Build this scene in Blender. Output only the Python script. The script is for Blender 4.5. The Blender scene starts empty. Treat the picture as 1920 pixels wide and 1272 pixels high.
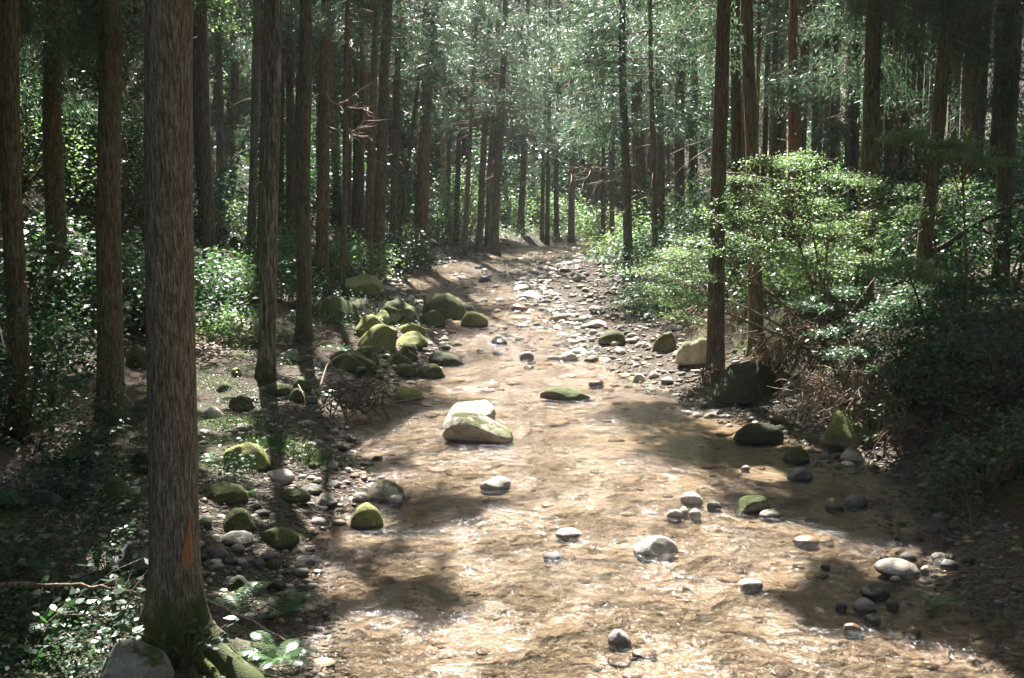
import bpy, bmesh, math, random
import numpy as np
from mathutils import Vector, Matrix
S = bpy.context.scene
rng = np.random.default_rng(11)
random.seed(5)
# ------------------------------------------------------------------ camera
CAMZ, HOR, FP = 3.4, 370.0, 2027.0
PITCH = math.atan((636 - HOR) / FP)
cd = bpy.data.cameras.new('camera'); cam = bpy.data.objects.new('camera', cd); S.collection.objects.link(cam)
cam.location = (0, 0, CAMZ); cam.rotation_euler = (math.pi / 2 - PITCH, 0, 0)
cd.sensor_width = 36; cd.lens = 38.0; cd.clip_end = 600; cd.clip_start = 0.05
S.camera = cam
# ------------------------------------------------------------------ light
SUN_EL, SUN_AZ = math.radians(54), math.radians(-10)          # sun ahead of the camera, a little to the left
SV = np.array([math.sin(SUN_AZ) * math.cos(SUN_EL), math.cos(SUN_AZ) * math.cos(SUN_EL), math.sin(SUN_EL)])
W = bpy.data.worlds.new('World'); S.world = W; W.use_nodes = True
wn = W.node_tree.nodes; wl = W.node_tree.links
for n in list(wn): wn.remove(n)
sky = wn.new('ShaderNodeTexSky'); sky.sky_type = 'NISHITA'; sky.sun_disc = False
sky.sun_elevation = SUN_EL; sky.sun_rotation = SUN_AZ; sky.air_density = 1.0; sky.dust_density = 2.5
bg = wn.new('ShaderNodeBackground'); bg.inputs[1].default_value = 0.05
wo = wn.new('ShaderNodeOutputWorld'); wl.new(sky.outputs[0], bg.inputs[0]); wl.new(bg.outputs[0], wo.inputs[0])
sd = bpy.data.lights.new('sun', 'SUN'); sd.energy = 5.0; sd.angle = math.radians(0.5); sd.color = (1.0, 0.975, 0.94)
so = bpy.data.objects.new('sun', sd); S.collection.objects.link(so)
so.rotation_euler = Vector(SV).to_track_quat('Z', 'Y').to_euler(); so.location = (0, 20, 40)
S.view_settings.view_transform = 'Standard'; S.view_settings.look = 'None'; S.view_settings.gamma = 1
S.view_settings.exposure = 2.38
S.render.engine = 'CYCLES'
S.cycles.max_bounces = 5; S.cycles.diffuse_bounces = 2; S.cycles.glossy_bounces = 2; S.cycles.transmission_bounces = 3
S.cycles.transparent_max_bounces = 8; S.cycles.sample_clamp_indirect = 4; S.cycles.sample_clamp_direct = 0
S.cycles.use_denoising = True
S.cycles.caustics_reflective = False; S.cycles.caustics_refractive = False
# ------------------------------------------------------------------ helpers
def vnoise(P, seed=0):
    P = np.asarray(P, float); i = np.floor(P).astype(np.int64); f = P - i; f = f * f * (3 - 2 * f)
    def hsh(a, b, c):
        h = (a * 374761393 + b * 668265263 + c * 2147483647 + seed * 1274126177) & 0xffffffff
        h = ((h ^ (h >> 13)) * 1274126177) & 0xffffffff
        h = ((h ^ (h >> 16)) * 2246822519) & 0xffffffff
        return ((h ^ (h >> 15)) & 0xffff) / 65535.0
    r = 0
    for dx in (0, 1):
        for dy in (0, 1):
            for dz in (0, 1):
                w = (f[..., 0] if dx else 1 - f[..., 0]) * (f[..., 1] if dy else 1 - f[..., 1]) * (f[..., 2] if dz else 1 - f[..., 2])
                r = r + w * hsh(i[..., 0] + dx, i[..., 1] + dy, i[..., 2] + dz)
    return r * 2 - 1
def n2(x, y, s=1.0, seed=0):
    x = np.asarray(x, float); y = np.asarray(y, float)
    return vnoise(np.stack([x * s, y * s, np.zeros_like(x + y) + .37], -1), seed)
FWD = np.array([0, math.cos(PITCH), -math.sin(PITCH)]); UP = np.array([0, math.sin(PITCH), math.cos(PITCH)])
CAM = np.array([0, 0, CAMZ])
def ray(u, v):
    return FWD + np.array([1., 0, 0]) * (u - 960) / FP + UP * (636 - v) / FP
def at(u, v, Y):
    d = ray(u, v); return CAM + d * (Y / d[1])
WY = [-30, 17, 22, 28, 34, 40, 50, 70, 120]; WZ = [0, 0, .1, .4, .75, 1.0, 1.15, 1.3, 1.7]
def wz(y): return np.interp(y, WY, WZ)
def on_water(u, v):
    y = 10.0
    for _ in range(60):
        d = ray(u, v); y = .5 * y + .5 * (wz(y) - CAMZ) / d[2] * d[1]
    return CAM + d * (y / d[1])
EDG = [(1272, 610, 1960), (1180, 575, 1900), (1090, 560, 1800), (1000, 560, 1790), (950, 640, 1740), (900, 680, 1700), (860, 640, 1600), (830, 640, 1560), (800, 630, 1440), (770, 640, 1340),
       (740, 720, 1290), (700, 790, 1170), (650, 830, 1100), (600, 830, 1080), (565, 800, 1040), (535, 735, 1010), (505, 770, 1040), (485, 880, 1090), (468, 960, 1150)]
_e = []
for v, l, r in EDG:
    a = on_water(l, v); b = on_water(r, v); _e.append((a[1], a[0], b[0]))
_e = [(-30, _e[0][1] - .6, _e[0][2] + .3)] + sorted(_e) + [(56, 3.5, 8), (66, 9, 14), (80, 17, 22), (120, 40, 45)]
EY = [e[0] for e in _e]; EL = [e[1] for e in _e]; ER = [e[2] for e in _e]
def Lx(y): return np.interp(y, EY, EL)
def Rx(y): return np.interp(y, EY, ER)
BLd = [0, .3, .7, 1.2, 2.2, 3.5, 4.5, 5.5, 7, 10, 15, 25, 60]; BLz = [0, .06, .2, .28, .36, .42, .62, 1.0, 1.9, 4.2, 8.5, 16, 30]
BRd = [0, .35, .9, 1.5, 2.5, 5, 9, 15, 25, 60]; BRz = [0.0, .25, .85, 1.15, 1.35, 1.7, 2.3, 3.6, 7, 20]
GY = [-30, 8, 11, 14.2, 15.5, 17.5, 20, 24, 30, 40, 55, 120]; GW = [.5, .7, .5, .35, .7, 1.6, 1.9, 2.0, 2.8, 2.2, .8, .6]
def hgt(x, y):
    x = np.asarray(x, float); y = np.asarray(y, float)
    w = wz(y); L = Lx(y) + .18 * n2(y, y * 0, .9, 3); R = Rx(y) + .18 * n2(y, y * 0, .9, 4); G = np.interp(y, GY, GW)
    dl = L - x; dr = x - R
    zl = np.interp(dl, BLd, BLz)
    bar = np.clip(dr / np.maximum(G, .1), 0, 1) * (.16 + .03 * G)
    hb = np.interp(y, [0, 20, 27, 34, 60, 90], [1, 1, .75, .5, .35, .5])
    zr = bar + np.interp(dr - G, BRd, BRz) * np.where(dr - G > 3, np.maximum(hb, .6), hb) * (dr > G)
    inner = np.minimum(x - L, R - x)
    dep = np.interp(y, [0, 17, 22, 26, 36, 44, 120], [.055, .06, .05, .045, .045, .06, .08])
    zb = -dep * np.clip(inner / .7, 0, 1) ** .7
    z = np.where(dl > 0, zl, np.where(dr > 0, zr, zb))
    out = np.clip(np.maximum(dl, dr), 0, 1)
    z = z + out * (.09 * n2(x, y, .8, 1) + .05 * n2(x, y, 2.3, 2)) + (.025 * n2(x, y, 4, 5) + .02 * n2(x, y, 9, 6)) * (1 + .2 * out)
    z = z + np.clip(y - 68, 0, 60) * .42 + .0 * x
    return w + z
def gz(x, y): return float(hgt(x, y))
def gp(u, v):
    """point where the line of sight through a place in the photograph meets the ground"""
    d = ray(u, v); t = 4.0
    while t < 130:
        p = CAM + d * t
        if p[2] < gz(p[0], p[1]):
            a, b = t - .25 - t * .01, t
            for _ in range(18):
                m = (a + b) / 2; q = CAM + d * m
                if q[2] < gz(q[0], q[1]): b = m
                else: a = m
            return CAM + d * b
        t += .2 + t * .008
    return CAM + d * 100
def tag(o, label=None, cat=None, group=None, kind=None):
    if label: o['label'] = label
    if cat: o['category'] = cat
    if group: o['group'] = group
    if kind: o['kind'] = kind
    return o
def empty(name, loc, rz=0):
    o = bpy.data.objects.new(name, None); S.collection.objects.link(o); o.location = loc; o.rotation_euler = (0, 0, rz)
    o.empty_display_size = .1
    return o
def link(name, me, parent=None, loc=None):
    o = bpy.data.objects.new(name, me); S.collection.objects.link(o)
    if parent: o.parent = parent
    if loc is not None: o.location = loc
    return o
def mkmesh(name, V, F, mat, smooth=False):
    V = np.asarray(V, np.float32); me = bpy.data.meshes.new(name)
    Fs = F if isinstance(F, list) else [F]
    Fs = [np.asarray(f, np.int32) for f in Fs if len(f)]
    me.vertices.add(len(V)); me.vertices.foreach_set('co', V.ravel())
    idx = np.concatenate([f.ravel() for f in Fs]); tot = np.concatenate([np.full(len(f), f.shape[1], np.int32) for f in Fs])
    me.loops.add(len(idx)); me.loops.foreach_set('vertex_index', idx)
    me.polygons.add(len(tot)); st = np.concatenate([[0], np.cumsum(tot)[:-1]]).astype(np.int32)
    me.polygons.foreach_set('loop_start', st); me.polygons.foreach_set('loop_total', tot)
    if smooth: me.polygons.foreach_set('use_smooth', np.ones(len(tot), bool))
    me.update(calc_edges=True); me.validate()
    me.materials.append(mat)
    return me
class MB:
    def __init__(s): s.V = []; s.Q = []; s.T = []; s.n = 0
    def add(s, V, Q=None, T=None):
        V = np.asarray(V, float)
        if Q is not None and len(Q): s.Q.append(np.asarray(Q) + s.n)
        if T is not None and len(T): s.T.append(np.asarray(T) + s.n)
        s.V.append(V); s.n += len(V)
    def tube(s, P, R, seg=6, cap=True, wob=0, seed=0):
        P = np.asarray(P, float); R = np.broadcast_to(np.asarray(R, float), (len(P),))
        T = np.gradient(P, axis=0); T /= np.linalg.norm(T, axis=1)[:, None] + 1e-9
        ref = np.array([0, 0, 1.]) if abs(T[0][2]) < .8 else np.array([0, 1., 0])
        A = np.cross(T, ref); A /= np.linalg.norm(A, axis=1)[:, None] + 1e-9; B = np.cross(T, A)
        a = np.linspace(0, 2 * np.pi, seg, endpoint=False)
        V = P[:, None] + R[:, None, None] * (np.cos(a)[None, :, None] * A[:, None] + np.sin(a)[None, :, None] * B[:, None])
        if wob:
            nn = vnoise(V.reshape(-1, 3) * 3 / max(R.max(), .02) * .5, seed).reshape(V.shape[:2])
            V = V + (V - P[:, None]) * nn[..., None] * wob
        n = len(P); i = np.arange(n - 1)[:, None] * seg; j = np.arange(seg)[None]; k = (j + 1) % seg
        Q = np.stack([i + j, i + k, i + seg + k, i + seg + j], -1).reshape(-1, 4)
        Vf = V.reshape(-1, 3); T3 = None
        if cap:
            Vf = np.vstack([Vf, P[0], P[-1]]); b = n * seg
            T3 = np.vstack([np.stack([np.full(seg, b), k[0], j[0]], -1), np.stack([np.full(seg, b + 1), (n - 1) * seg + j[0], (n - 1) * seg + k[0]], -1)])
        s.add(Vf, Q, T3)
    def mesh(s, name, mat, smooth=True):
        return mkmesh(name, np.vstack(s.V), ([np.vstack(s.Q)] if s.Q else []) + ([np.vstack(s.T)] if s.T else []), mat, smooth)
def unit(v): return v / (np.linalg.norm(v, axis=-1, keepdims=True) + 1e-9)
def leaves(C, D, N, ln, wd, fold=.0):
    """diamond leaves: base C, direction D, rough normal N"""
    C = np.asarray(C, float); D = unit(D); n = len(C)
    s = unit(np.cross(D, N)); N = np.cross(s, D)
    ln = np.broadcast_to(ln, (n,))[:, None]; wd = np.broadcast_to(wd, (n,))[:, None]
    V = np.stack([C, C + D * ln * .45 + s * wd * .5 + N * wd * fold, C + D * ln - N * ln * .12, C + D * ln * .45 - s * wd * .5 + N * wd * fold], 1)
    return V.reshape(-1, 3), np.arange(4 * n).reshape(-1, 4)
def rdir(n, zs=1.0, zo=0.0):
    v = rng.normal(size=(n, 3)); v[:, 2] = v[:, 2] * zs + zo
    return unit(v)
# ------------------------------------------------------------------ materials
def M(name):
    m = bpy.data.materials.new(name); m.use_nodes = True; nt = m.node_tree
    for n in list(nt.nodes): nt.nodes.remove(n)
    out = nt.nodes.new('ShaderNodeOutputMaterial')
    def N(t, **k):
        nd = nt.nodes.new('ShaderNode' + t)
        ins = k.pop('i', {})
        for a, b in k.items(): setattr(nd, a, b)
        for a, b in ins.items():
            if isinstance(b, bpy.types.NodeSocket): nt.links.new(b, nd.inputs[a])
            else: nd.inputs[a].default_value = b
        return nd
    return m, nt, N, out
def noise(N, vec, scale, detail=4, rough=.55, dist=0):
    return N('TexNoise', i={'Vector': vec, 'Scale': scale, 'Detail': detail, 'Roughness': rough, 'Distortion': dist}).outputs['Fac']
def ramp(N, fac, stops, interp='LINEAR'):
    r = N('ValToRGB', i={'Fac': fac}); cr = r.color_ramp; cr.interpolation = interp
    while len(cr.elements) < len(stops): cr.elements.new(.5)
    for e, (p, c) in zip(cr.elements, stops):
        e.position = p; e.color = (*c, 1) if len(c) == 3 else (c[0],) * 3 + (1,)
    return r.outputs['Color']
def mixc(N, fac, a, b, mode='MIX'):
    n = N('Mix', data_type='RGBA', blend_type=mode)
    for s, v in ((0, fac), (6, a), (7, b)):
        if isinstance(v, bpy.types.NodeSocket): n.id_data.links.new(v, n.inputs[s])
        else: n.inputs[s].default_value = v if s == 0 else (*v, 1)
    return n.outputs[2]
def math_(N, op, a, b=0.0, clamp=False):
    n = N('Math', operation=op, use_clamp=clamp)
    for s, v in ((0, a), (1, b)):
        if isinstance(v, bpy.types.NodeSocket): n.id_data.links.new(v, n.inputs[s])
        else: n.inputs[s].default_value = v
    return n.outputs[0]
def mrange(N, v, a, b, c=0., d=1.):
    return N('MapRange', i={0: v, 1: a, 2: b, 3: c, 4: d}).outputs[0]
def mat_leaf(name, c1, c2, trans, tfac=.4, rough=.4, spec=.5, odd=None):
    m, nt, N, out = M(name)
    g = N('NewGeometry'); oi = N('ObjectInfo')
    col = ramp(N, g.outputs['Random Per Island'], [(0, c1), (.6, c2), (1, odd or c2)])
    big = noise(N, g.outputs['Position'], .9, 2)
    col = mixc(N, 1.0, col, ramp(N, big, [(.3, (.7, .78, .7)), (.7, (1.15, 1.1, 1.0))]), 'MULTIPLY')
    p = N('BsdfPrincipled', i={'Base Color': col, 'Roughness': rough, 'Specular IOR Level': spec})
    t = N('BsdfTranslucent', i={'Color': mixc(N, 1.0, col, trans, 'MULTIPLY')})
    mx = N('MixShader', i={0: tfac, 1: p.outputs[0], 2: t.outputs[0]})
    nt.links.new(mx.outputs[0], out.inputs[0]); return m
LEAF_CEDAR = mat_leaf('cedar_needles', (.03, .06, .038), (.06, .1, .065), (2.2, 2.6, 2.0), .4, .42, .6, (.13, .11, .085))
LEAF_DEAD = mat_leaf('dry_needles', (.13, .08, .05), (.2, .14, .09), (1.2, 1.0, .8), .2, .6, .2)
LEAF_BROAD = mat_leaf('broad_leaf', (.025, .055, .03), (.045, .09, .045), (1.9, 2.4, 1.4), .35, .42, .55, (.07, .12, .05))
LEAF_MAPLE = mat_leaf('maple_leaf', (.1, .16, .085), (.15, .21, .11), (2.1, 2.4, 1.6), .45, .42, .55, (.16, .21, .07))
LEAF_FERN = mat_leaf('fern_leaf', (.05, .11, .05), (.1, .17, .08), (2.0, 2.4, 1.4), .35, .35, .6)
LEAF_GRASS = mat_leaf('grass_leaf', (.035, .07, .025), (.07, .12, .035), (1.4, 1.6, 1.2), .25, .5, .3)
LITTER = mat_leaf('litter', (.07, .04, .025), (.17, .11, .075), (1, 1, 1), .12, .7, .2, (.26, .19, .13))
def mat_bark(name, dark, mid, lite, fine=1.0, mossy=.5, red=.3):
    m, nt, N, out = M(name)
    tc = N('TexCoord'); oi = N('ObjectInfo')
    off = N('VectorMath', operation='ADD', i={0: tc.outputs['Object'], 1: N('CombineXYZ', i={0: math_(N, 'MULTIPLY', oi.outputs['Random'], 17.), 1: 3., 2: math_(N, 'MULTIPLY', oi.outputs['Random'], 9.)}).outputs[0]}).outputs[0]
    st = N('Mapping', i={'Vector': off, 'Scale': (34 * fine, 34 * fine, 3.6 * fine)}).outputs[0]
    st2 = N('Mapping', i={'Vector': off, 'Scale': (75 * fine, 75 * fine, 11 * fine)}).outputs[0]
    a = noise(N, st, 1, 5, .6, .4); b = noise(N, st2, 1, 3, .6)
    ab = math_(N, 'ADD', math_(N, 'MULTIPLY', a, .62), math_(N, 'MULTIPLY', b, .38))
    col = ramp(N, ab, [(.36, dark), (.48, mid), (.6, lite)])
    patch = noise(N, N('Mapping', i={'Vector': off, 'Scale': (2.5, 2.5, .7)}).outputs[0], 1, 3)
    col = mixc(N, mrange(N, patch, .45, .65, 0, red), col, mixc(N, 1., col, (1.25, .98, .72), 'MULTIPLY'))
    lich = noise(N, N('Mapping', i={'Vector': off, 'Scale': (9, 9, 2.2)}).outputs[0], 1, 5, .7)
    col = mixc(N, mrange(N, lich, .6, .68, 0, .6), col, (.2, .2, .165))
    col = mixc(N, 1., col, ramp(N, oi.outputs['Random'], [(0, (.65, .68, .64)), (.3, (1.25, 1.15, 1.0)), (.55, (.85, .85, .85)), (.8, (1.35, 1.3, 1.2)), (1, (.8, .75, .7))]), 'MULTIPLY')
    sp = N('SeparateXYZ', i={0: tc.outputs['Object']})
    mf = math_(N, 'ADD', math_(N, 'MULTIPLY', sp.outputs[2], -.8), math_(N, 'MULTIPLY', noise(N, off, 3, 4, .6), 2.6))
    mf = mrange(N, mf, .9, 1.35, 0, 1.0); mf = math_(N, 'MULTIPLY', mf, mossy)
    col = mixc(N, mf, col, mixc(N, noise(N, off, 60, 2), (.02, .035, .01), (.09, .12, .02)))
    p = N('BsdfPrincipled', i={'Base Color': col, 'Roughness': .85, 'Specular IOR Level': .25})
    bmp = N('Bump', i={'Strength': .9, 'Distance': .03, 'Height': ab}); nt.links.new(bmp.outputs[0], p.inputs['Normal'])
    nt.links.new(p.outputs[0], out.inputs[0]); return m
BARK = mat_bark('cedar_bark', (.038, .032, .02), (.105, .088, .058), (.22, .19, .14), 1.3, .6, .35)
BARK_BIG = mat_bark('big_cedar_bark', (.06, .05, .038), (.2, .17, .135), (.48, .44, .38), 2.6, .9, .2)
BARK_MOSS = mat_bark('mossy_bark', (.03, .026, .012), (.07, .07, .03), (.13, .13, .06), .8, 1., .1)
BARK_TWIG = mat_bark('twig_bark', (.07, .045, .03), (.16, .11, .08), (.3, .23, .18), 1, .1, .2)
BARK_PALE = mat_bark('pale_bark', (.16, .12, .09), (.3, .24, .19), (.42, .35, .29), 1, .0, .2)
def mat_rock(name, c1, c2, c3, moss=.5, mosscol=((.03, .045, .01), (.12, .14, .025)), rough=.8, wet=0):
    m, nt, N, out = M(name)
    tc = N('TexCoord'); g = N('NewGeometry'); oi = N('ObjectInfo')
    v = N('VectorMath', operation='ADD', i={0: tc.outputs['Object'], 1: N('CombineXYZ', i={0: math_(N, 'MULTIPLY', oi.outputs['Random'], 31.), 1: 1., 2: 2.}).outputs[0]}).outputs[0]
    a = noise(N, v, 5, 6, .65, .3); fine = noise(N, v, 60, 3, .6)
    col = ramp(N, a, [(.3, c1), (.5, c2), (.7, c3)])
    col = mixc(N, 1., col, ramp(N, fine, [(.3, (.72, .72, .72)), (.7, (1.15, 1.12, 1.1))]), 'MULTIPLY')
    col = mixc(N, 1., col, ramp(N, oi.outputs['Random'], [(0, (.75, .74, .72)), (.5, (1, .97, .92)), (1, (1.15, 1.08, 1.0))]), 'MULTIPLY')
    h = a
    if moss > 0:
        nz = N('SeparateXYZ', i={0: g.outputs['Normal']}).outputs[2]
        mf = math_(N, 'ADD', math_(N, 'MULTIPLY', nz, .55), math_(N, 'MULTIPLY', noise(N, v, 4.5, 7, .72), 1.9))
        mf = mrange(N, mf, 1.53 - moss * .9, 1.72 - moss * .9)
        mc = mixc(N, mrange(N, noise(N, v, 45, 3, .7), .35, .65), mosscol[0], mosscol[1])
        col = mixc(N, mf, col, mc)
    wet = mrange(N, math_(N, 'ADD', N('SeparateXYZ', i={0: tc.outputs['Object']}).outputs[2], math_(N, 'MULTIPLY', a, -.02)), .0, .022, .42, 1.)
    col = mixc(N, 1., col, wet, 'MULTIPLY')
    p = N('BsdfPrincipled', i={'Base Color': col, 'Roughness': rough, 'Specular IOR Level': .35})
    hh = math_(N, 'ADD', math_(N, 'MULTIPLY', a, 1.), math_(N, 'MULTIPLY', fine, .25))
    if moss > 0: hh = math_(N, 'ADD', hh, math_(N, 'MULTIPLY', mf, math_(N, 'MULTIPLY', noise(N, v, 38, 4, .7), 1.3)))
    bmp = N('Bump', i={'Strength': .7, 'Distance': .03, 'Height': hh}); nt.links.new(bmp.outputs[0], p.inputs['Normal'])
    nt.links.new(p.outputs[0], out.inputs[0]); return m
RK = {
 'pale': mat_rock('pale_rock', (.32, .28, .23), (.5, .46, .41), (.62, .58, .53), 0),
 'palemoss': mat_rock('pale_mossy_rock', (.22, .19, .15), (.44, .4, .34), (.56, .52, .45), .3, ((.06, .08, .015), (.16, .18, .04))),
 'grey': mat_rock('grey_rock', (.13, .125, .115), (.22, .21, .195), (.32, .31, .29), .12),
 'greymoss': mat_rock('grey_mossy_rock', (.1, .095, .08), (.18, .17, .15), (.27, .26, .23), .62),
 'moss': mat_rock('moss_covered_rock', (.09, .085, .065), (.16, .15, .12), (.24, .23, .19), .74, ((.03, .04, .01), (.13, .145, .03))),
 'brightmoss': mat_rock('bright_moss_rock', (.12, .11, .07), (.2, .18, .12), (.3, .28, .2), .72, ((.14, .15, .03), (.34, .34, .11))),
 'darkmoss': mat_rock('dark_moss_rock', (.05, .045, .035), (.08, .075, .055), (.12, .11, .085), .8, ((.015, .02, .006), (.05, .06, .014))),
 'brown': mat_rock('brown_wet_rock', (.1, .065, .04), (.19, .13, .08), (.28, .2, .13), 0, rough=.35),
 'dark': mat_rock('dark_wet_rock', (.05, .045, .04), (.09, .08, .07), (.15, .14, .12), .1, rough=.35),
}
# ground
def mat_ground():
    m, nt, N, out = M('forest_ground')
    g = N('NewGeometry'); P = g.outputs['Position']
    at_ = N('Attribute', attribute_name='zone'); sp = N('SeparateColor', i={0: at_.outputs['Color']})
    a = noise(N, P, 2.2, 6, .65); b = noise(N, P, 14, 5, .7); c = noise(N, P, 55, 3, .6)
    soil = ramp(N, b, [(.3, (.02, .014, .009)), (.5, (.055, .038, .026)), (.72, (.13, .095, .07))])
    soil = mixc(N, 1., soil, ramp(N, c, [(.3, (.6, .6, .6)), (.7, (1.3, 1.25, 1.2))]), 'MULTIPLY')
    mossc = mixc(N, mrange(N, noise(N, P, 30, 3, .7), .35, .65), (.03, .045, .01), (.11, .13, .03))
    land = mixc(N, mrange(N, a, .5, .6, 0, .8), soil, mossc)
    path = ramp(N, b, [(.3, (.16, .11, .08)), (.7, (.36, .27, .21))])
    land = mixc(N, sp.outputs[2], land, path)
    # sand and gravel between the stones
    vor = N('TexVoronoi', i={'Vector': N('VectorMath', operation='ADD', i={0: P, 1: N('VectorMath', operation='SCALE', i={0: N('TexNoise', i={'Vector': P, 'Scale': 6., 'Detail': 4.}).outputs['Color'], 'Scale': .2}).outputs[0]}).outputs[0], 'Scale': 15.})
    vor2 = N('TexVoronoi', i={'Vector': P, 'Scale': 38.})
    cellc = ramp(N, N('SeparateColor', i={0: vor.outputs['Color']}).outputs[0], [(0, (.14, .11, .08)), (.35, (.26, .215, .165)), (.7, (.38, .33, .27)), (1, (.52, .47, .4))])
    edge = mrange(N, vor.outputs['Distance'], .03, .055, 1, .45)
    grav = mixc(N, mrange(N, vor.outputs['Distance'], .035, .06), cellc, (.12, .09, .065))
    grav = mixc(N, .35, grav, ramp(N, N('SeparateColor', i={0: vor2.outputs['Color']}).outputs[0], [(0, (.12, .09, .06)), (1, (.42, .36, .29))]))
    land = mixc(N, sp.outputs[1], land, grav)
    # bed seen through the water: tawny gravel and sand
    bedc = ramp(N, N('SeparateColor', i={0: vor.outputs['Color']}).outputs[1], [(0, (.24, .15, .08)), (.3, (.36, .24, .13)), (.65, (.46, .33, .2)), (1, (.6, .47, .31))])
    bedf = ramp(N, N('SeparateColor', i={0: vor2.outputs['Color']}).outputs[2], [(0, (.3, .19, .1)), (.5, (.45, .32, .19)), (1, (.6, .48, .32))])
    sand = mrange(N, noise(N, P, 1.6, 5, .6), .4, .62)
    bed = mixc(N, sand, bedc, bedf)
    bed = mixc(N, mrange(N, noise(N, P, 3.1, 5, .65), .56, .72, 0, .75), bed, (.2, .12, .055))
    grain = noise(N, P, 24, 6, .75, .6); lay = noise(N, N('Mapping', i={'Vector': P, 'Scale': (4, 5.6, 1)}).outputs[0], 1, 6, .7, 1.2)
    sandy = ramp(N, grain, [(.3, (.17, .13, .08)), (.43, (.38, .3, .205)), (.56, (.53, .445, .33)), (.7, (.72, .65, .53))])
    sandy = mixc(N, 1., sandy, ramp(N, lay, [(.34, (.5, .43, .36)), (.43, (.85, .8, .72)), (.5, (1, .98, .95)), (.64, (1.18, 1.17, 1.15))]), 'MULTIPLY')  # dark end of the bands paints shadows of small bed ledges
    bed = mixc(N, .58, bed, sandy)
    bed = mixc(N, mrange(N, vor.outputs['Distance'], .045, .075, 0, .4), bed, (.2, .135, .075))
    bed = mixc(N, mrange(N, noise(N, P, .9, 4, .6), .5, .68, 0, .5), bed, (.25, .15, .08))
    bed = mixc(N, 1., bed, (.88, .93, 1.04), 'MULTIPLY')
    col = mixc(N, sp.outputs[0], land, bed)
    p = N('BsdfPrincipled', i={'Base Color': col, 'Roughness': .9, 'Specular IOR Level': .2})
    hg = math_(N, 'SUBTRACT', math_(N, 'MULTIPLY', b, .5), math_(N, 'MULTIPLY', vor.outputs['Distance'], 5.))
    hl = math_(N, 'ADD', b, math_(N, 'MULTIPLY', c, .3))
    stony = math_(N, 'MAXIMUM', sp.outputs[0], sp.outputs[1])
    hh = math_(N, 'ADD', math_(N, 'MULTIPLY', hg, sp.outputs[1]), math_(N, 'ADD', hl, math_(N, 'MULTIPLY', math_(N, 'ADD', grain, math_(N, 'MULTIPLY', lay, .35)), math_(N, 'MULTIPLY', sp.outputs[0], .6))))
    bmp = N('Bump', i={'Strength': 1., 'Distance': .05, 'Height': hh}); nt.links.new(bmp.outputs[0], p.inputs['Normal'])
    nt.links.new(p.outputs[0], out.inputs[0]); return m
def mat_water():
    m, nt, N, out = M('stream_water')
    g = N('NewGeometry'); P = g.outputs['Position']
    P1 = N('Mapping', i={'Vector': P, 'Scale': (1.0, .8, 1)}).outputs[0]
    a = N('TexNoise', i={'Vector': P1, 'Scale': 7., 'Detail': 3., 'Roughness': .6, 'Distortion': .8}).outputs['Fac']
    b = N('TexNoise', i={'Vector': P1, 'Scale': 26., 'Detail': 3., 'Roughness': .65, 'Distortion': .5}).outputs['Fac']
    c = N('TexNoise', i={'Vector': P1, 'Scale': 1.3, 'Detail': 3., 'Roughness': .6}).outputs['Fac']
    amp = mrange(N, c, .43, .6, .3, 1.3)
    at_ = N('Attribute', attribute_name='riffle').outputs['Fac']
    amp = math_(N, 'MAXIMUM', amp, at_)
    amp = math_(N, 'MULTIPLY', amp, N('Attribute', attribute_name='calm').outputs['Fac'])
    d3 = N('TexNoise', i={'Vector': P1, 'Scale': 70., 'Detail': 2., 'Roughness': .6}).outputs['Fac']
    h = math_(N, 'MULTIPLY', math_(N, 'ADD', math_(N, 'ADD', math_(N, 'MULTIPLY', a, 1.), math_(N, 'MULTIPLY', b, .45)), math_(N, 'MULTIPLY', d3, .07)), amp)
    bmp = N('Bump', i={'Strength': 1., 'Distance': .1, 'Height': h})
    fr = N('Fresnel', i={'IOR': 1.33, 'Normal': bmp.outputs[0]})
    gl = N('BsdfGlossy', i={'Color': (1, 1, 1, 1), 'Roughness': .095, 'Normal': bmp.outputs[0]})
    tr = N('BsdfTransparent', i={'Color': (.93, .88, .8, 1)})
    mx = N('MixShader', i={0: fr.outputs[0], 1: tr.outputs[0], 2: gl.outputs[0]})
    foam_glint = N('BsdfDiffuse', i={'Color': (.7, .72, .75, 1)})  # white patches paint sun glints on the riffle as well as foam
    ff = math_(N, 'MULTIPLY', mrange(N, noise(N, N('Mapping', i={'Vector': P, 'Scale': (1, .6, 1)}).outputs[0], 9, 5, .7), .6, .7, 0, .55), at_)
    mx2 = N('MixShader', i={0: ff, 1: mx.outputs[0], 2: foam_glint.outputs[0]})
    nt.links.new(mx2.outputs[0], out.inputs[0]); return m
# ------------------------------------------------------------------ ground and water
def grid(xs_of_y, ys, zf):
    X = np.stack([xs_of_y(y) for y in ys]); Y = np.repeat(ys[:, None], X.shape[1], 1)
    Z = zf(X, Y); n, k = X.shape
    i = np.arange(n - 1)[:, None] * k; j = np.arange(k - 1)[None]
    Q = np.stack([i + j, i + j + 1, i + k + j + 1, i + k + j], -1).reshape(-1, 4)
    return X, Y, Z, Q
def attr(me, name, A):
    A = np.clip(np.asarray(A, np.float32), 0, 1)
    if A.ndim == 2:
        at = me.color_attributes.new(name, 'FLOAT_COLOR', 'POINT'); at.data.foreach_set('color', np.hstack([A, np.ones((len(A), 1), np.float32)]).ravel().astype(np.float32))
    else:
        at = me.attributes.new(name, 'FLOAT', 'POINT'); at.data.foreach_set('value', A)
ys = [-25., -15, -8, -2, 2, 4]
while ys[-1] < 125: ys.append(ys[-1] + max(.035, ys[-1] * .0075))
ys = np.array(ys)
u = np.linspace(-1, 1, 420); us = 6 * u + 52 * np.sign(u) * np.abs(u) ** 5
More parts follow.
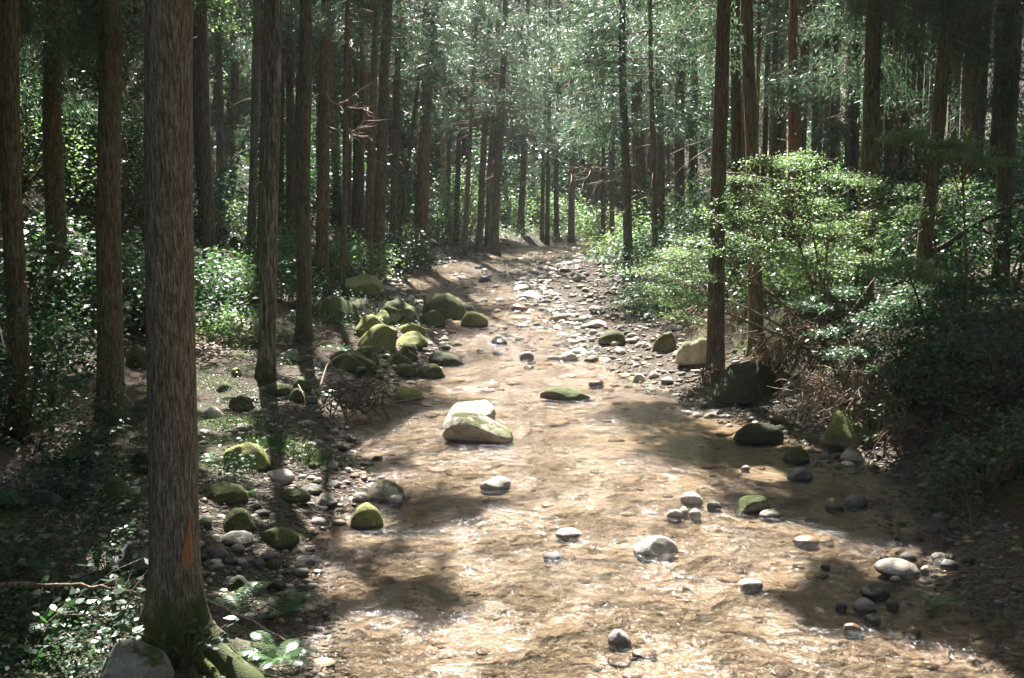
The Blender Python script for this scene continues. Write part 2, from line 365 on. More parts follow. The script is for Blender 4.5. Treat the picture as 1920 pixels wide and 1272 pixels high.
X, Y, Z, Q = grid(lambda y: (Lx(y) + Rx(y)) / 2 + us, ys, hgt)
V = np.stack([X, Y, Z], -1).reshape(-1, 3)
me = mkmesh('ground', V, Q, mat_ground(), True)
x, y = V[:, 0], V[:, 1]; dl = Lx(y) - x; dr = x - Rx(y); G = np.interp(y, GY, GW)
wob = .35 * n2(x, y, 1.1, 8) + .15 * n2(x, y, 4, 9)
bed = np.clip(1 - (np.maximum(dl, dr) + .05 + .1 * wob) / .12, 0, 1)
gl = np.clip((1.9 - dl + wob * 1.5) / .6, 0, 1) * (dl > -.2); gr = np.clip((G + .1 - dr + wob * .6) / .3, 0, 1) * (dr > -.2)
PTHc = 3.9 + .3 * np.sin(y * .35)
pth = np.clip((.55 - np.abs(dl - PTHc) + wob * .5) / .3, 0, 1) * np.interp(y, [5, 12, 24, 30], [.5, 1, 1, 0])
midbar = np.clip((y - 22.5) / 2, 0, 1) * np.clip((43 - y) / 3, 0, 1) * np.clip((x - (Lx(y) * .18 + Rx(y) * .82) + wob) / .5, 0, 1) * (dr < .3)
gr = np.maximum(gr, midbar * .9); bed = bed * (1 - .75 * midbar)
attr(me, 'zone', np.stack([bed, np.maximum(gl * .85, gr), pth], -1))
tag(link('ground', me), kind='structure')
ysw = ys[(ys > -10) & (ys < 75)]
uw = np.linspace(-.1, 1.1, 300)
def wsurf(X, Y):
    rf = np.interp(Y, [0, 14, 19, 24, 28, 38, 44, 80], [.6, .5, .8, 1.3, 2.0, 1.6, .8, .5])
    return wz(Y) + rf * (.012 * n2(X, Y, 2.2, 21) + .014 * n2(X, Y * .8, 6, 22) + .009 * n2(X, Y, 13, 23))
X, Y, Z, Q = grid(lambda y: Lx(y) - .4 + (Rx(y) - Lx(y) + .8) * (uw - uw[0]) / 1.2, ysw, wsurf)
me = mkmesh('water', np.stack([X, Y, Z], -1).reshape(-1, 3), Q, mat_water(), True)
yy = Y.ravel(); xx = X.ravel()
rf = np.interp(yy, [0, 15, 17, 21, 25, 38, 42, 80], [0, 0, .2, .5, 1.0, .9, .3, .2]) + .45 * np.clip(n2(xx, yy, .55, 31) - .25, 0, 1) * (yy < 20)
attr(me, 'riffle', rf)
cp = gp(1340, 835); dd = np.hypot((xx - cp[0]) / 1.7, (yy - cp[1]) / 2.6); attr(me, 'calm', np.clip((dd - .55) / .6, .13, 1))
tag(link('water', me), kind='structure')
# ------------------------------------------------------------------ openings cut in the canopy along the sun to light chosen spots
BEAMS = []
def beam(P, r): BEAMS.append((np.asarray(P, float), r))
def beam_px(u, v, r, D=None): beam(gp(u, v) if D is None else at(u, v, D), r)
exec_beams = [
 # stream, near to far
 (1000, 1240, .8), (1250, 1230, .75), (1120, 1150, .8), (1330, 1150, .6), (850, 1240, .55), (1480, 1240, .5), (1000, 1080, .75), (1200, 1050, .8), (1380, 1060, .5),
 (1050, 980, .75), (900, 1010, .35), (1230, 960, .7), (1400, 1000, .4), (960, 900, .7), (1130, 900, .7), (1270, 910, .35), (1430, 890, .2), (860, 870, .5),
 (880, 790, .9), (1010, 830, .6), (1120, 830, .5), (760, 830, .35), (690, 840, .3), (1690, 1055, .35), (1500, 1010, .3), (1650, 1240, .35), (1780, 1262, .3), (640, 1090, .22), (700, 1190, .25), (620, 1225, .2), (700, 1250, .35), (600, 1010, .2), (690, 1000, .2), (760, 1060, .18), (820, 1020, .2), (640, 940, .15), (780, 900, .25),
 (900, 730, .7), (960, 690, .8), (1030, 700, .6), (1180, 720, .8), (1100, 760, .35), (1260, 690, .6), (1200, 670, .5), (960, 640, .8), (870, 700, .5),
 (1040, 590, 1.0), (940, 600, .9), (1100, 620, .6), (890, 600, .7), (850, 650, .5), (1010, 560, 1.1), (1060, 530, 1.2), (950, 545, .9), (1000, 505, 1.3), (1120, 500, 1.2), (770, 535, .9), (850, 520, .6), (1080, 480, 1.3),
 # left bank
 (700, 615, .6), (740, 590, .4), (650, 560, .4), (690, 530, .4), (440, 570, .55), (410, 650, .45), (390, 760, .3), (450, 850, .35), (520, 890, .35), (600, 930, .3), (700, 905, .3), (440, 480, .6), (560, 560, .5),
 (500, 430, 1.3), (640, 420, 1.5), (560, 400, 1.3), (420, 420, 1.2), (120, 590, .5), (140, 450, .4), (20, 1230, .0), (180, 1225, .3), (460, 860, .4), (540, 890, .4), (610, 925, .35), (520, 960, .25), (400, 960, .2), (560, 840, .3), (420, 800, .3), (460, 1010, .2), (215, 1050, .12), (205, 1150, .12), (430, 1250, .25), (520, 1255, .2), (450, 1130, .12), (600, 760, .3), (640, 660, .35), (670, 980, .25),
 (1060, 475, 1.6), (980, 484, 1.4), (900, 498, 1.2), (1120, 470, 1.4), (1230, 700, .8), (1160, 665, .7), (1290, 735, .4), (980, 560, 1.0), (900, 560, .8), (1100, 565, .9), (1000, 640, .9), (420, 590, .9), (400, 660, .7), (430, 500, .9), (620, 400, 2.0), (690, 410, 1.6), (500, 400, 1.8), (715, 615, .8), (690, 650, .6), (760, 640, .6), (820, 575, .6), (640, 565, .5), (560, 700, .3), (480, 760, .25),
 # far floor
 (830, 450, 1.5), (960, 440, 1.8), (1040, 430, 1.6), (720, 430, 1.2), (1000, 400, 2.2), (1110, 440, 1.5), (900, 420, 1.5),
 # right bank
 (1310, 640, .4), (1580, 800, .25), (1630, 725, .6), (1560, 715, .5), (1590, 790, .4), (1400, 690, .3), (1640, 850, .25), (1350, 560, .3),
]
for b in exec_beams:
    if b[2] > 0: beam_px(*b)
for u_, v_, r_, D_ in [(1450, 330, 1.3, 18.5), (1530, 360, 1.2, 18.5), (1380, 380, 1.1, 18.5), (1480, 430, 1.2, 18.5), (1330, 450, 1.0, 19), (1590, 400, .9, 18.5), (1690, 380, .8, 19), (1790, 360, .6, 19), (1270, 500, .8, 20), (1420, 500, .5, 18.5), (1260, 560, .4, 20), (1700, 440, .9, 22), (1640, 470, .5, 20), (1850, 380, .8, 22),
                       (1220, 520, .7, 22), (1860, 520, .8, 20), (1800, 300, .6, 26), (1560, 300, .5, 18.5), (1540, 490, .5, 18),
                       (1000, 120, 2.5, 45), (1080, 200, 2.2, 42), (900, 130, 2.2, 42), (1130, 290, 2, 42), (820, 100, 1.2, 36), (1250, 180, 1, 30), (1490, 170, .7, 24), (950, 270, 2.2, 60), (960, 300, 4, 66), (1000, 380, 4, 62), (1070, 350, 4, 66), (900, 350, 3, 60), (760, 330, 2, 50), (600, 330, 2, 48), (1150, 350, 2.5, 56), (1180, 90, 1.5, 34),
                       (430, 30, .8, 22), (60, 290, .5, 24), (160, 60, .8, 22), (140, 200, .7, 22), (1490, 250, .35, 26), (1395, 250, .3, 21), (1300, 260, 1., 34), (770, 200, 1., 38), (480, 250, 1.5, 50), (420, 200, 1.2, 48), (870, 300, 1.2, 52)]:
    beam(at(u_, v_, D_), r_)
BT = np.array([b[0] for b in BEAMS]); BR = np.array([b[1] for b in BEAMS])
def shaded(P):
    """True where foliage may stand, False inside the openings of the canopy"""
    P = np.asarray(P, float); keep = np.ones(len(P), bool); jit = 1 + .25 * vnoise(P * 1.7, 77)
    for T, r in zip(BT, BR):
        v = P - T; t = v @ SV; pr = np.linalg.norm(v - t[:, None] * SV, axis=1)
        keep &= ~((t > max(1.6, r * 1.6)) & (pr < r * jit + .12))
    return keep
# ------------------------------------------------------------------ trees
def sprays(C, out, n, ln, wd, droop=.5, spread=.33):
    """needle sprays round cluster centres C, pointing outwards and down"""
    k = len(C)
    c = np.repeat(C, n, 0) + rng.normal(size=(k * n, 3)) * spread * [1, 1, .55]
    d = unit(np.repeat(out, n, 0) * .7 + rng.normal(size=(k * n, 3)) * .75 + [0, 0, -droop])
    nn = unit(rng.normal(size=(k * n, 3)) * .6 + [0, 0, .8])
    s = rng.uniform(.6, 1.35, k * n)
    return leaves(c, d, nn, ln * s, wd * s, .15)
def crown_pts(H0, H1, rad, n, axis):
    z = H0 + (H1 - H0) * rng.beta(1.1, 1.2, n); t = (z - H0) / (H1 - H0)
    r = rad * np.clip(1.08 - t, .1, 1) ** .7 * rng.uniform(.35, 1.05, n) ** .6
    a = rng.uniform(0, 2 * np.pi, n)
    o = np.stack([np.cos(a), np.sin(a), np.zeros(n)], -1)
    ax = axis(z)
    return ax + o * r[:, None] + np.array([0, 0, 1.]) * (-.25 * r)[:, None], o
EXTRA = {}
TREES = []
def trunk_mesh(base, top_dir, H, r0, r1, mat, seg=20, rings=60, detail=.05, flare=.5, seed=0, lobes=5, roots=()):
    t = np.linspace(0, 1, rings) ** 1.4; z = t * H - .6
    a = np.linspace(0, 2 * np.pi, seg, endpoint=False)
    ax = np.stack([top_dir[0] * z, top_dir[1] * z, z], -1)
    wv = np.stack([n2(z, z * 0, .35, seed), n2(z, z * 0, .35, seed + 1), z * 0], -1) * .05 * np.clip(z / 3, 0, 1)[:, None]
    ax = ax + wv
    r = r0 + (r1 - r0) * np.clip(z / H, 0, 1)
    fl = np.exp(-np.clip(z + .1, -.3, 9) / (r0 * 1.7)) * flare
    lob = np.cos(a * lobes + seed) * .35 + np.cos(a * (lobes - 2) + seed * 2.1) * .3
    R = r[:, None] * (1 + fl[:, None] * (1 + lob[None]))
    for a0, amp, wdt, hz in roots:
        da = (a - a0 + np.pi) % (2 * np.pi) - np.pi
        R = R + r0 * amp * np.exp(-(da / wdt) ** 2)[None] * np.exp(-np.clip(z, -.14, 9) / hz)[:, None]
    P = np.stack([np.cos(a)[None] * R, np.sin(a)[None] * R, np.broadcast_to(z[:, None], R.shape)], -1)
    nz = vnoise(P * [7 / r0 * .35, 7 / r0 * .35, .9], seed) + .5 * vnoise(P * [16 / r0 * .35, 16 / r0 * .35, 2.], seed + 5) + .6 * vnoise(P * [2.5 / r0 * .35, 2.5 / r0 * .35, .6], seed + 8)
    P[..., :2] *= (1 + detail * nz)[..., None]
    P = P + ax[:, None] * [1, 1, 0]
    m = MB(); i = np.arange(rings - 1)[:, None] * seg; j = np.arange(seg)[None]; k = (j + 1) % seg
    m.add(P.reshape(-1, 3), np.stack([i + j, i + k, i + seg + k, i + seg + j], -1).reshape(-1, 4))
    return m.mesh('trunk', mat, True), (lambda zz: np.stack([top_dir[0] * zz, top_dir[1] * zz, zz], -1))
def tree(P, tdir, wid, label, mat=None, H=19., z0=8., rad=2.6, ncl=110, per=16, leaf=(.34, .085), group=None, seg=18, rings=50, boughs=(), dead=(), flare=.45, name='cedar_tree', deadrand=0, detail=.05):
    root = empty(name, P); tag(root, label, 'tree', group)
    sd = len(TREES) * 7 + 3
    me, axis = trunk_mesh(P, tdir, H, wid / 2, wid * .16, mat or BARK, seg, rings, detail, flare, sd)
    link('trunk', me, root)
    C, o = crown_pts(z0, H, rad, ncl, axis)
    TREES.append(dict(root=root, P=np.array(P), axis=axis, C=[C], O=[o], per=per, leaf=leaf, wid=wid, z0=z0))
    tr = TREES[-1]
    for q in range(deadrand):
        mb = MB()
        z = rng.uniform(2.5, z0); a = rng.uniform(0, 6.28); L = rng.uniform(.4, 1.6)
        s = axis(np.array([z]))[0]; d = np.array([math.cos(a), math.sin(a), rng.uniform(-.35, .2)])
        pts = [s + d * L * t_ + np.array([0, 0, -.25 * L * t_ * t_]) for t_ in np.linspace(0, 1, 5)]
        mb.tube(pts, np.linspace(.02, .006, 5), 4)
        link('dead_branch', mb.mesh('dead_branch', BARK_PALE if rng.random() < .35 else BARK_TWIG), root)
    return tr
def two_mat(name, V, Q, mat, mb, wood=None):
    """foliage and its twigs in one mesh with two materials"""
    Vw = np.vstack(mb.V); Qw = np.vstack(mb.Q) + len(V); Fs = [Q, Qw]
    if mb.T: Fs.append(np.vstack(mb.T) + len(V))
    me = mkmesh(name, np.vstack([V, Vw]), Fs, mat); me.materials.append(wood or BARK_TWIG)
    n = len(me.polygons); mi = np.ones(n, np.int32); mi[:len(Q)] = 0; me.polygons.foreach_set('material_index', mi); return me
def bough(tr, T, size, n, mat=None, ln=.2, wd=.035, per=26, wood=True):
    """a leafy branch of one tree that ends near the world point T"""
    root = tr['root']; T = np.asarray(T, float) - tr['P']
    z = T[2] + .5; s = tr['axis'](np.array([z]))[0]; L = np.linalg.norm(T - s)
    mb = MB(); ts = np.linspace(0, 1, 8)
    pts = np.array([s * (1 - t) + T * t + np.array([0, 0, .35 * math.sin(math.pi * t) * min(L, 2) * .4]) for t in ts])
    mb.tube(pts, np.linspace(.035, .008, 8), 5)
    k = n; tt = rng.uniform(.25, 1.05, k)
    C = s * (1 - tt[:, None]) + T * tt[:, None] + rng.normal(size=(k, 3)) * size * [.5, .5, .28] * (0.4 + tt[:, None] * .6)
    for c, t_ in list(zip(C, tt))[::2]:
        st = s * (1 - t_ * .85) + T * t_ * .85
        mid = (st + c) / 2 + [0, 0, .08]
        mb.tube([st, mid, c], [.012, .008, .004], 3, cap=False)
    out = unit(C - s)
    keep = shaded(C + tr['P']) | (rng.random(k) < .6)
    C, out = C[keep], out[keep]
    V, Qd = sprays(C, out, per, ln, wd, .45, .2)
    link('bough', two_mat('bough', V, Qd, mat or LEAF_CEDAR, mb), root)
def tdir_for(P, topx):
    T = at(topx, 0, P[1]); return ((T[0] - P[0]) / (T[2] - P[2]), 0.0)
TR = {}
# key: (top x, base x, base y or None, width px, distance or None, label, extras)
T_ = [
 ('edge', 12, 15, None, 40, 13.0, 'black cedar trunk cut by the left edge of the photo', {}),
 ('l2', 98, 100, None, 38, 19.5, 'dark shaded cedar trunk on the hillside above the pinkish fallen log', {}),
 ('l3', 208, 205, 790, 49, None, 'dark cedar trunk just left of the large foreground trunk', {}),
 ('l5', 380, 394, 515, 25, None, 'slim dark cedar just right of the large foreground trunk', {}),
 ('l6', 410, 415, None, 15, 40, 'thin grey background cedar between the slim dark cedar and the reddish one', {}),
 ('l7', 437, 446, None, 16, 44, 'thin reddish cedar trunk standing in the lit undergrowth at left', {'red': 1}),
 ('l8', 481, 467, None, 17, 33, 'slim cedar leaning right, its foot by a mossy mound on the path', {}),
 ('l9', 516, 500, 706, 33, None, 'cedar with pale lichen streaks beside the sunlit path', {'lichen': 1}),
 ('l9b', 531, 526, None, 13, 42, 'thin reddish cedar showing behind the lichen streaked cedar', {}),
 ('l9c', 500, 485, 590, 13, None, 'narrow mossy trunk hard behind the lichen streaked cedar', {'moss': 1}),
 ('l10', 574, 570, 640, 30, None, 'straight dark cedar on the bank above the mossy boulders', {}),
 ('l10b', 562, 556, None, 12, 40, 'thin cedar with a lit left edge behind the straight dark cedar', {}),
 ('l11', 613, 602, 535, 26, None, 'brown cedar right of the straight dark cedar, wider toward its top', {}),
 ('l12', 652, 640, 550, 12, None, 'very thin cedar trunk rising from behind the big flat mossy boulder', {}),
 ('l13', 655, 650, None, 14, 38, 'left trunk of the three close brown cedars behind the bank', {}),
 ('l14', 668, 664, None, 12, 42, 'middle trunk of the three close brown cedars behind the bank', {}),
 ('l15', 680, 675, None, 12, 40, 'right trunk of the three close brown cedars behind the bank', {}),
 ('l16', 704, 686, None, 17, 33, 'orange tinted cedar leaning right, at the left of the touching pair', {}),
 ('l17', 726, 708, 515, 24, None, 'stout orange brown cedar at the water edge, right of the touching pair', {}),
 ('l18', 748, 733, None, 15, 38, 'cedar just right of the stout orange brown pair', {}),
 ('l19', 798, 745, 492, 9, None, 'thin pole of a cedar leaning strongly to the right by the water', {}),
 ('l20', 806, 787, 492, 28, None, 'stout cedar with a grey lit base on the left bank at the bend', {'flare': .9}),
 ('c1', 846, 838, None, 10, 48, 'first slim cedar right of the stout cedar at the bend', {}),
 ('c2', 866, 855, None, 11, 46, 'second slim cedar right of the stout cedar at the bend', {}),
 ('c3', 893, 870, 482, 10, None, 'slim cedar leaning right on the left bank below the white lit leaves', {}),
 ('c4', 921, 898, 470, 13, None, 'cedar leaning right, first of the trio at the head of the stream', {}),
 ('c5', 935, 913, 462, 11, None, 'cedar between the other two at the head of the stream', {}),
 ('c6', 949, 926, 476, 17, None, 'thickest cedar of the trio at the head of the stream', {'flare': .9}),
 ('c7', 990, 976, 440, 13, None, 'cedar with root flare standing in the bright centre gap', {'flare': .9}),
 ('c8', 1003, 999, None, 8, 62, 'hair thin far trunk in the bright centre gap', {}),
 ('c9', 1024, 1016, 450, 8, None, 'thin twin trunk at the far bank, the left of two', {}),
 ('c10', 1033, 1026, None, 9, 52, 'thin twin trunk at the far bank, the right of two', {}),
 ('c11', 1046, 1043, 443, 10, None, 'far cedar with a forked foot beyond the end of the stream', {}),
 ('c12', 1072, 1071, 455, 13, None, 'reddish brown cedar at the far end of the stream', {}),
 ('c13', 1107, 1107, 440, 17, None, 'brown cedar beneath the bare pale twigs at the far right bank', {}),
 ('c14', 1130, 1132, None, 9, 55, 'thin dark far trunk behind the bare pale twigs', {}),
 ('c15', 1150, 1148, None, 10, 52, 'far trunk just left of the dark pair on the right bank', {}),
 ('r1', 1165, 1180, None, 18, 33, 'dark cedar with horizontal branches, the left of the dark pair', {}),
 ('r2', 1193, 1200, 468, 28, None, 'thick dark cedar standing over the right bank of the stream', {}),
 ('r3', 1217, 1231, None, 11, 32, 'pale thin trunk hard against the thick dark cedar', {}),
 ('r4', 1236, 1240, None, 17, 38, 'grey brown cedar right of the pale thin trunk', {}),
 ('r5', 1272, 1275, None, 20, 36, 'broad grey brown cedar behind the maple leaves at left', {}),
 ('r6', 1357, 1340, 722, 33, None, 'tall dark cedar rising beside the big dark mossy boulder', {'flare': .55}),
 ('r7', 1378, 1385, None, 22, 26, 'moss green trunk between the two tall right bank cedars', {'moss': 1}),
 ('r8', 1399, 1418, 655, 28, None, 'cedar with a bright orange left edge behind the big dark boulder', {}),
 ('r9', 1424, 1417, None, 9, 32, 'slender orange trunk right of the orange edged cedar', {'red': 1}),
 ('r10', 1455, 1450, None, 14, 34, 'dim cedar in the gap left of the orange lit trunk', {}),
 ('r11', 1489, 1486, None, 21, 26, 'cedar with an orange lit lower trunk above the maple', {'red': 1}),  # orange sunlight is put into the bark colour of this trunk
 ('r12', 1508, 1506, None, 19, 27, 'dark cedar hard against the orange lit trunk', {}),
 ('r13', 1551, 1550, None, 13, 38, 'left of two grey cedars above the maple crown', {}),
 ('r14', 1565, 1562, None, 13, 36, 'right of two grey cedars above the maple crown', {}),
 ('r15', 1606, 1600, None, 16, 33, 'shaded cedar left of the thick brown right hand cedar', {}),
 ('r16', 1640, 1626, None, 34, 19.5, 'thick brown cedar standing in the shrubs right of the maple', {}),
 ('r17', 1668, 1664, None, 14, 30, 'thin cedar close behind the thick brown right hand cedar', {}),
 ('r18', 1728, 1722, None, 14, 30, 'thin pale edged trunk left of the leaning dark cedar', {}),
 ('r19', 1776, 1732, None, 28, 19, 'dark cedar leaning right with a fallen bough against it', {}),
 ('r20', 1797, 1790, None, 18, 26, 'dark cedar left of the red lit trunk near the right edge', {}),
 ('r21', 1820, 1813, None, 17, 28, 'dim red lit cedar near the right edge', {'red': 1}),
 ('r22', 1900, 1884, None, 30, 19, 'black trunk close to the right edge of the photo', {}),
]
BARK_RED_OR_LIT = mat_bark('red_or_lit_bark', (.07, .03, .015), (.2, .1, .05), (.36, .22, .12), .8, .3, .8)  # reddish bark; on the orange and red lit trunks it paints warm light
BARK_LICHEN = mat_bark('lichen_bark', (.05, .042, .03), (.14, .12, .095), (.36, .34, .29), .7, .8, .1)
for key, tx, bx, by, wpx, D, lab, ex in T_:
    if by is not None: P = gp(bx, by)
    else:
        P = at(bx, 400, D); P[2] = gz(P[0], P[1])
    wid = wpx * P[1] / FP
    far = P[1] > 30
    cen = 830 < bx < 1200
    z0 = 8.5 if P[1] < 30 else (5.2 if cen else 6.8)
    mat = BARK_RED_OR_LIT if 'red' in ex else BARK_MOSS if 'moss' in ex else BARK_LICHEN if 'lichen' in ex else BARK
    near = P[1] < 24
    TR[key] = tree(P, tdir_for(P, tx), wid, lab, mat, z0=z0, H=max(17, z0 + 8), rad=2.7 if wid > .22 else 1.9, ncl=150 if wid > .22 else 90,
                   leaf=(.24, .042) if not far else (.24, .028), per=60 if not far else 60, seg=32 if near else 14, rings=110 if near else 40,
                   flare=ex.get('flare', .45), deadrand=(4 if far else 2), detail=.045)
# the large foreground cedar
P = gp(320, 1222); P[1] = P[1] + .1
bigw = 96 * P[1] / FP
root = empty('cedar_tree', P); tag(root, 'largest cedar trunk in the left foreground with a mossy root flare and an orange scar', 'tree')
me, axis = trunk_mesh(P, tdir_for(P, 318), 19, bigw / 2, bigw * .2, BARK_BIG, 200, 520, .016, .3, 4, 5, roots=((-.35, 1.15, .22, .17), (-1.0, .7, .22, .16), (2.95, 1.1, .3, .2), (-2.2, 1.0, .3, .16), (.5, 1.0, .3, .14), (-.05, .9, .2, .26)))
link('trunk', me, root)
mb = MB()
for a, L, w in ((-.42, .7, .06), (-.12, .5, .045), (-.85, .45, .05), (.5, .3, .04)):
    pts = []
    for t in np.linspace(0, 1, 12):
        x_ = math.cos(a + .25 * t) * (bigw * .6 + L * t); y_ = math.sin(a + .25 * t + .12 * math.sin(t * 6 + a)) * (bigw * .6 + L * t)
        z_ = gz(P[0] + x_, P[1] + y_) - P[2] + .16 * (1 - t) ** 3 - .03 * t + .015 * math.sin(t * 9 + a * 3)
        pts.append((x_, y_, z_))
    mb.tube(pts, w * np.linspace(1.25, .3, 12), 12, wob=.25, seed=int(L * 100))
rm = mb.mesh('root', BARK_MOSS); link('root', rm, root)
# scar where the bark has come away
mb = MB()
aa = np.linspace(-.62, -.25, 7); zz = np.linspace(.60, 1.0, 26); Vv = []
for i, z in enumerate(zz):
    t = i / 25; w_ = (math.sin(math.pi * min(1, t * 1.02 + .02)) ** .4) * (.6 + .4 * math.sin(t * 5 + 1))
    for a in aa:
        a2 = -.7 + (a + .45) * w_ * 1.8 + .14 * (t - .5)
        r_ = (bigw / 2) * ((1.0 - .84 * z / 19 * .58) * (1 + .3 * math.exp(-(z + .1) / (bigw * .85)) * 1.3) + 1.15 * math.exp(-z / .17) * math.exp(-((a2 + .35) / .22) ** 2)) * 1.012 + .002 * math.sin(a * 40)
        c = axis(np.array([z]))[0]; Vv.append((c[0] + math.cos(a2) * r_, math.sin(a2) * r_, z))
kq = [[i * 7 + j, i * 7 + j + 1, i * 7 + 7 + j + 1, i * 7 + 7 + j] for i in range(25) for j in range(6)]
mb.add(Vv, kq)
m_, nt, N, out = M('bare_wood'); tc = N('TexCoord')
c_ = ramp(N, noise(N, N('Mapping', i={'Vector': tc.outputs['Object'], 'Scale': (60, 60, 3)}).outputs[0], 1, 4), [(.3, (.2, .075, .025)), (.7, (.4, .19, .075))])
p_ = N('BsdfPrincipled', i={'Base Color': c_, 'Roughness': .6}); nt.links.new(p_.outputs[0], out.inputs[0])
tag(link('bare_patch', mb.mesh('bare_patch', m_), root), 'orange strip of bare wood where bark has come away')
C, o = crown_pts(8.5, 19, 2.8, 150, axis)
TREES.append(dict(root=root, P=np.array(P), axis=axis, C=[C], O=[o], per=16, leaf=(.36, .09), wid=bigw, z0=8.5)); TR['big'] = TREES[-1]
# the crowded rows behind and the forest beside and behind the camera
pts = [t['P'][:2] for t in TREES]
def free(x, y, s):
    return all((x - p[0]) ** 2 + (y - p[1]) ** 2 > s * s for p in pts)
def off(x, y): return max(float(Lx(y)) - x, x - float(Rx(y)))
GRP = {'l': ('slender cedar in the crowded plantation rows on the left hillside', 'cedars of the left hillside'),
       'r': ('slender shaded cedar in the crowded plantation rows beyond the right bank', 'cedars beyond the right bank'),
       'c': ('thin far cedar in the rows beyond the end of the stream', 'cedars beyond the head of the stream'),
       'o': ('cedar of the surrounding forest standing outside the frame', 'cedars around the viewpoint')}
nbg = 0
for _ in range(6000):
    if nbg > 330: break
    y = rng.uniform(-16, 84); x = rng.uniform(-26, 26)
    if off(x, y) < .9: continue
    px = 960 + x / max(y, .1) * FP if y > 1 else 9999
    inview = y > 3 and -60 < px < 1980
    if inview and y < 29: continue
    if inview and 29 <= y < 44 and 560 < px < 1330: continue
    if y < 29 and not inview and (abs(x) > 22): continue
    if inview and y > 40 and 930 < px < 1130 and rng.random() < .6: continue
    if not free(x, y, 2.7 if not inview else (1.6 if y < 60 else 1.9)): continue
    if abs(x) < 3.0 and y < 5: continue
    pts.append((x, y)); nbg += 1
    z = gz(x, y); k = 'o' if not inview else ('c' if 780 < px < 1240 else 'l' if px < 960 else 'r')
    lab, grp = GRP[k]
    wd = rng.uniform(.2, .42)
    tree((x, y, z), (rng.normal() * .015, rng.normal() * .015), wd, lab, [BARK, BARK, BARK, BARK_RED_OR_LIT, BARK_MOSS][rng.integers(5)], z0=rng.uniform(6.5, 9) if inview else 7.5, H=rng.uniform(15, 19), rad=2.6, ncl=110 if inview else 120,
         per=48 if inview else 30, leaf=(.25, .034) if inview else (.42, .12), group=grp, seg=10, rings=24, deadrand=3 if inview else 0)
print('trees', len(TREES))
# unseen leaf clusters added to the crowns, placed sunward to shade chosen spots
def shade(u, v, h, r, n=14):
    T = gp(u, v); Pc = T + SV * (h / SV[2])
    tr = min(TREES, key=lambda t: np.hypot(*(t['P'][:2] - Pc[:2])) + (0 if t['wid'] > .2 else 3))
    C = Pc + rng.normal(size=(n, 3)) * r * .5 - tr['P']
    tr['C'].append(C); tr['O'].append(unit(C - tr['axis'](C[:, 2])))
    tr.setdefault('arms', []).append(Pc - tr['P'])
for s_ in [(760, 1000, 10, .5), (830, 1080, 10.5, .45), (880, 940, 10, .35), (700, 1060, 10, .6), (760, 1130, 10, .45), (680, 870, 11, .6), (800, 820, 11, .35), (1330, 790, 11, .9), (1430, 820, 11, .9), (1300, 840, 11.5, .6), (1380, 860, 10.5, .6), (1500, 850, 10.5, .7), (1560, 960, 11, .5), (1220, 780, 10, .4), (1500, 1080, 10, .4), (1560, 1150, 10, .6),
           (1650, 1000, 10, .8), (1700, 1120, 10, .7), (1800, 1000, 10, 1.), (1800, 1180, 10, .8), (1750, 900, 10, 1.), (1500, 980, 11, .25), (1560, 900, 11, .5), (1650, 1200, 10, .3), (1150, 1000, 12, .2), (1420, 960, 10, .3), (750, 770, 12, .5), (1350, 740, 11, .5),
           (100, 1100, 9, 1.2), (60, 1230, 9, 1.3), (160, 1170, 9.5, .8), (20, 1120, 10, 1.0), (300, 1240, 9, .4), (1880, 1200, 9, 1.0), (1900, 1050, 10, 1.2), (150, 900, 10, 1.3), (60, 1000, 10, 1.3), (250, 1150, 9, .7), (480, 1180, 9, .6), (560, 1120, 9, .5), (100, 750, 11, 1.3), (450, 1060, 10, .5), (580, 800, 10, .5), (1850, 700, 10, 1.5), (1750, 750, 10, 1.3), (1880, 900, 9, 1.3)]:
    shade(*s_, n=int(10 + s_[3] * 26))
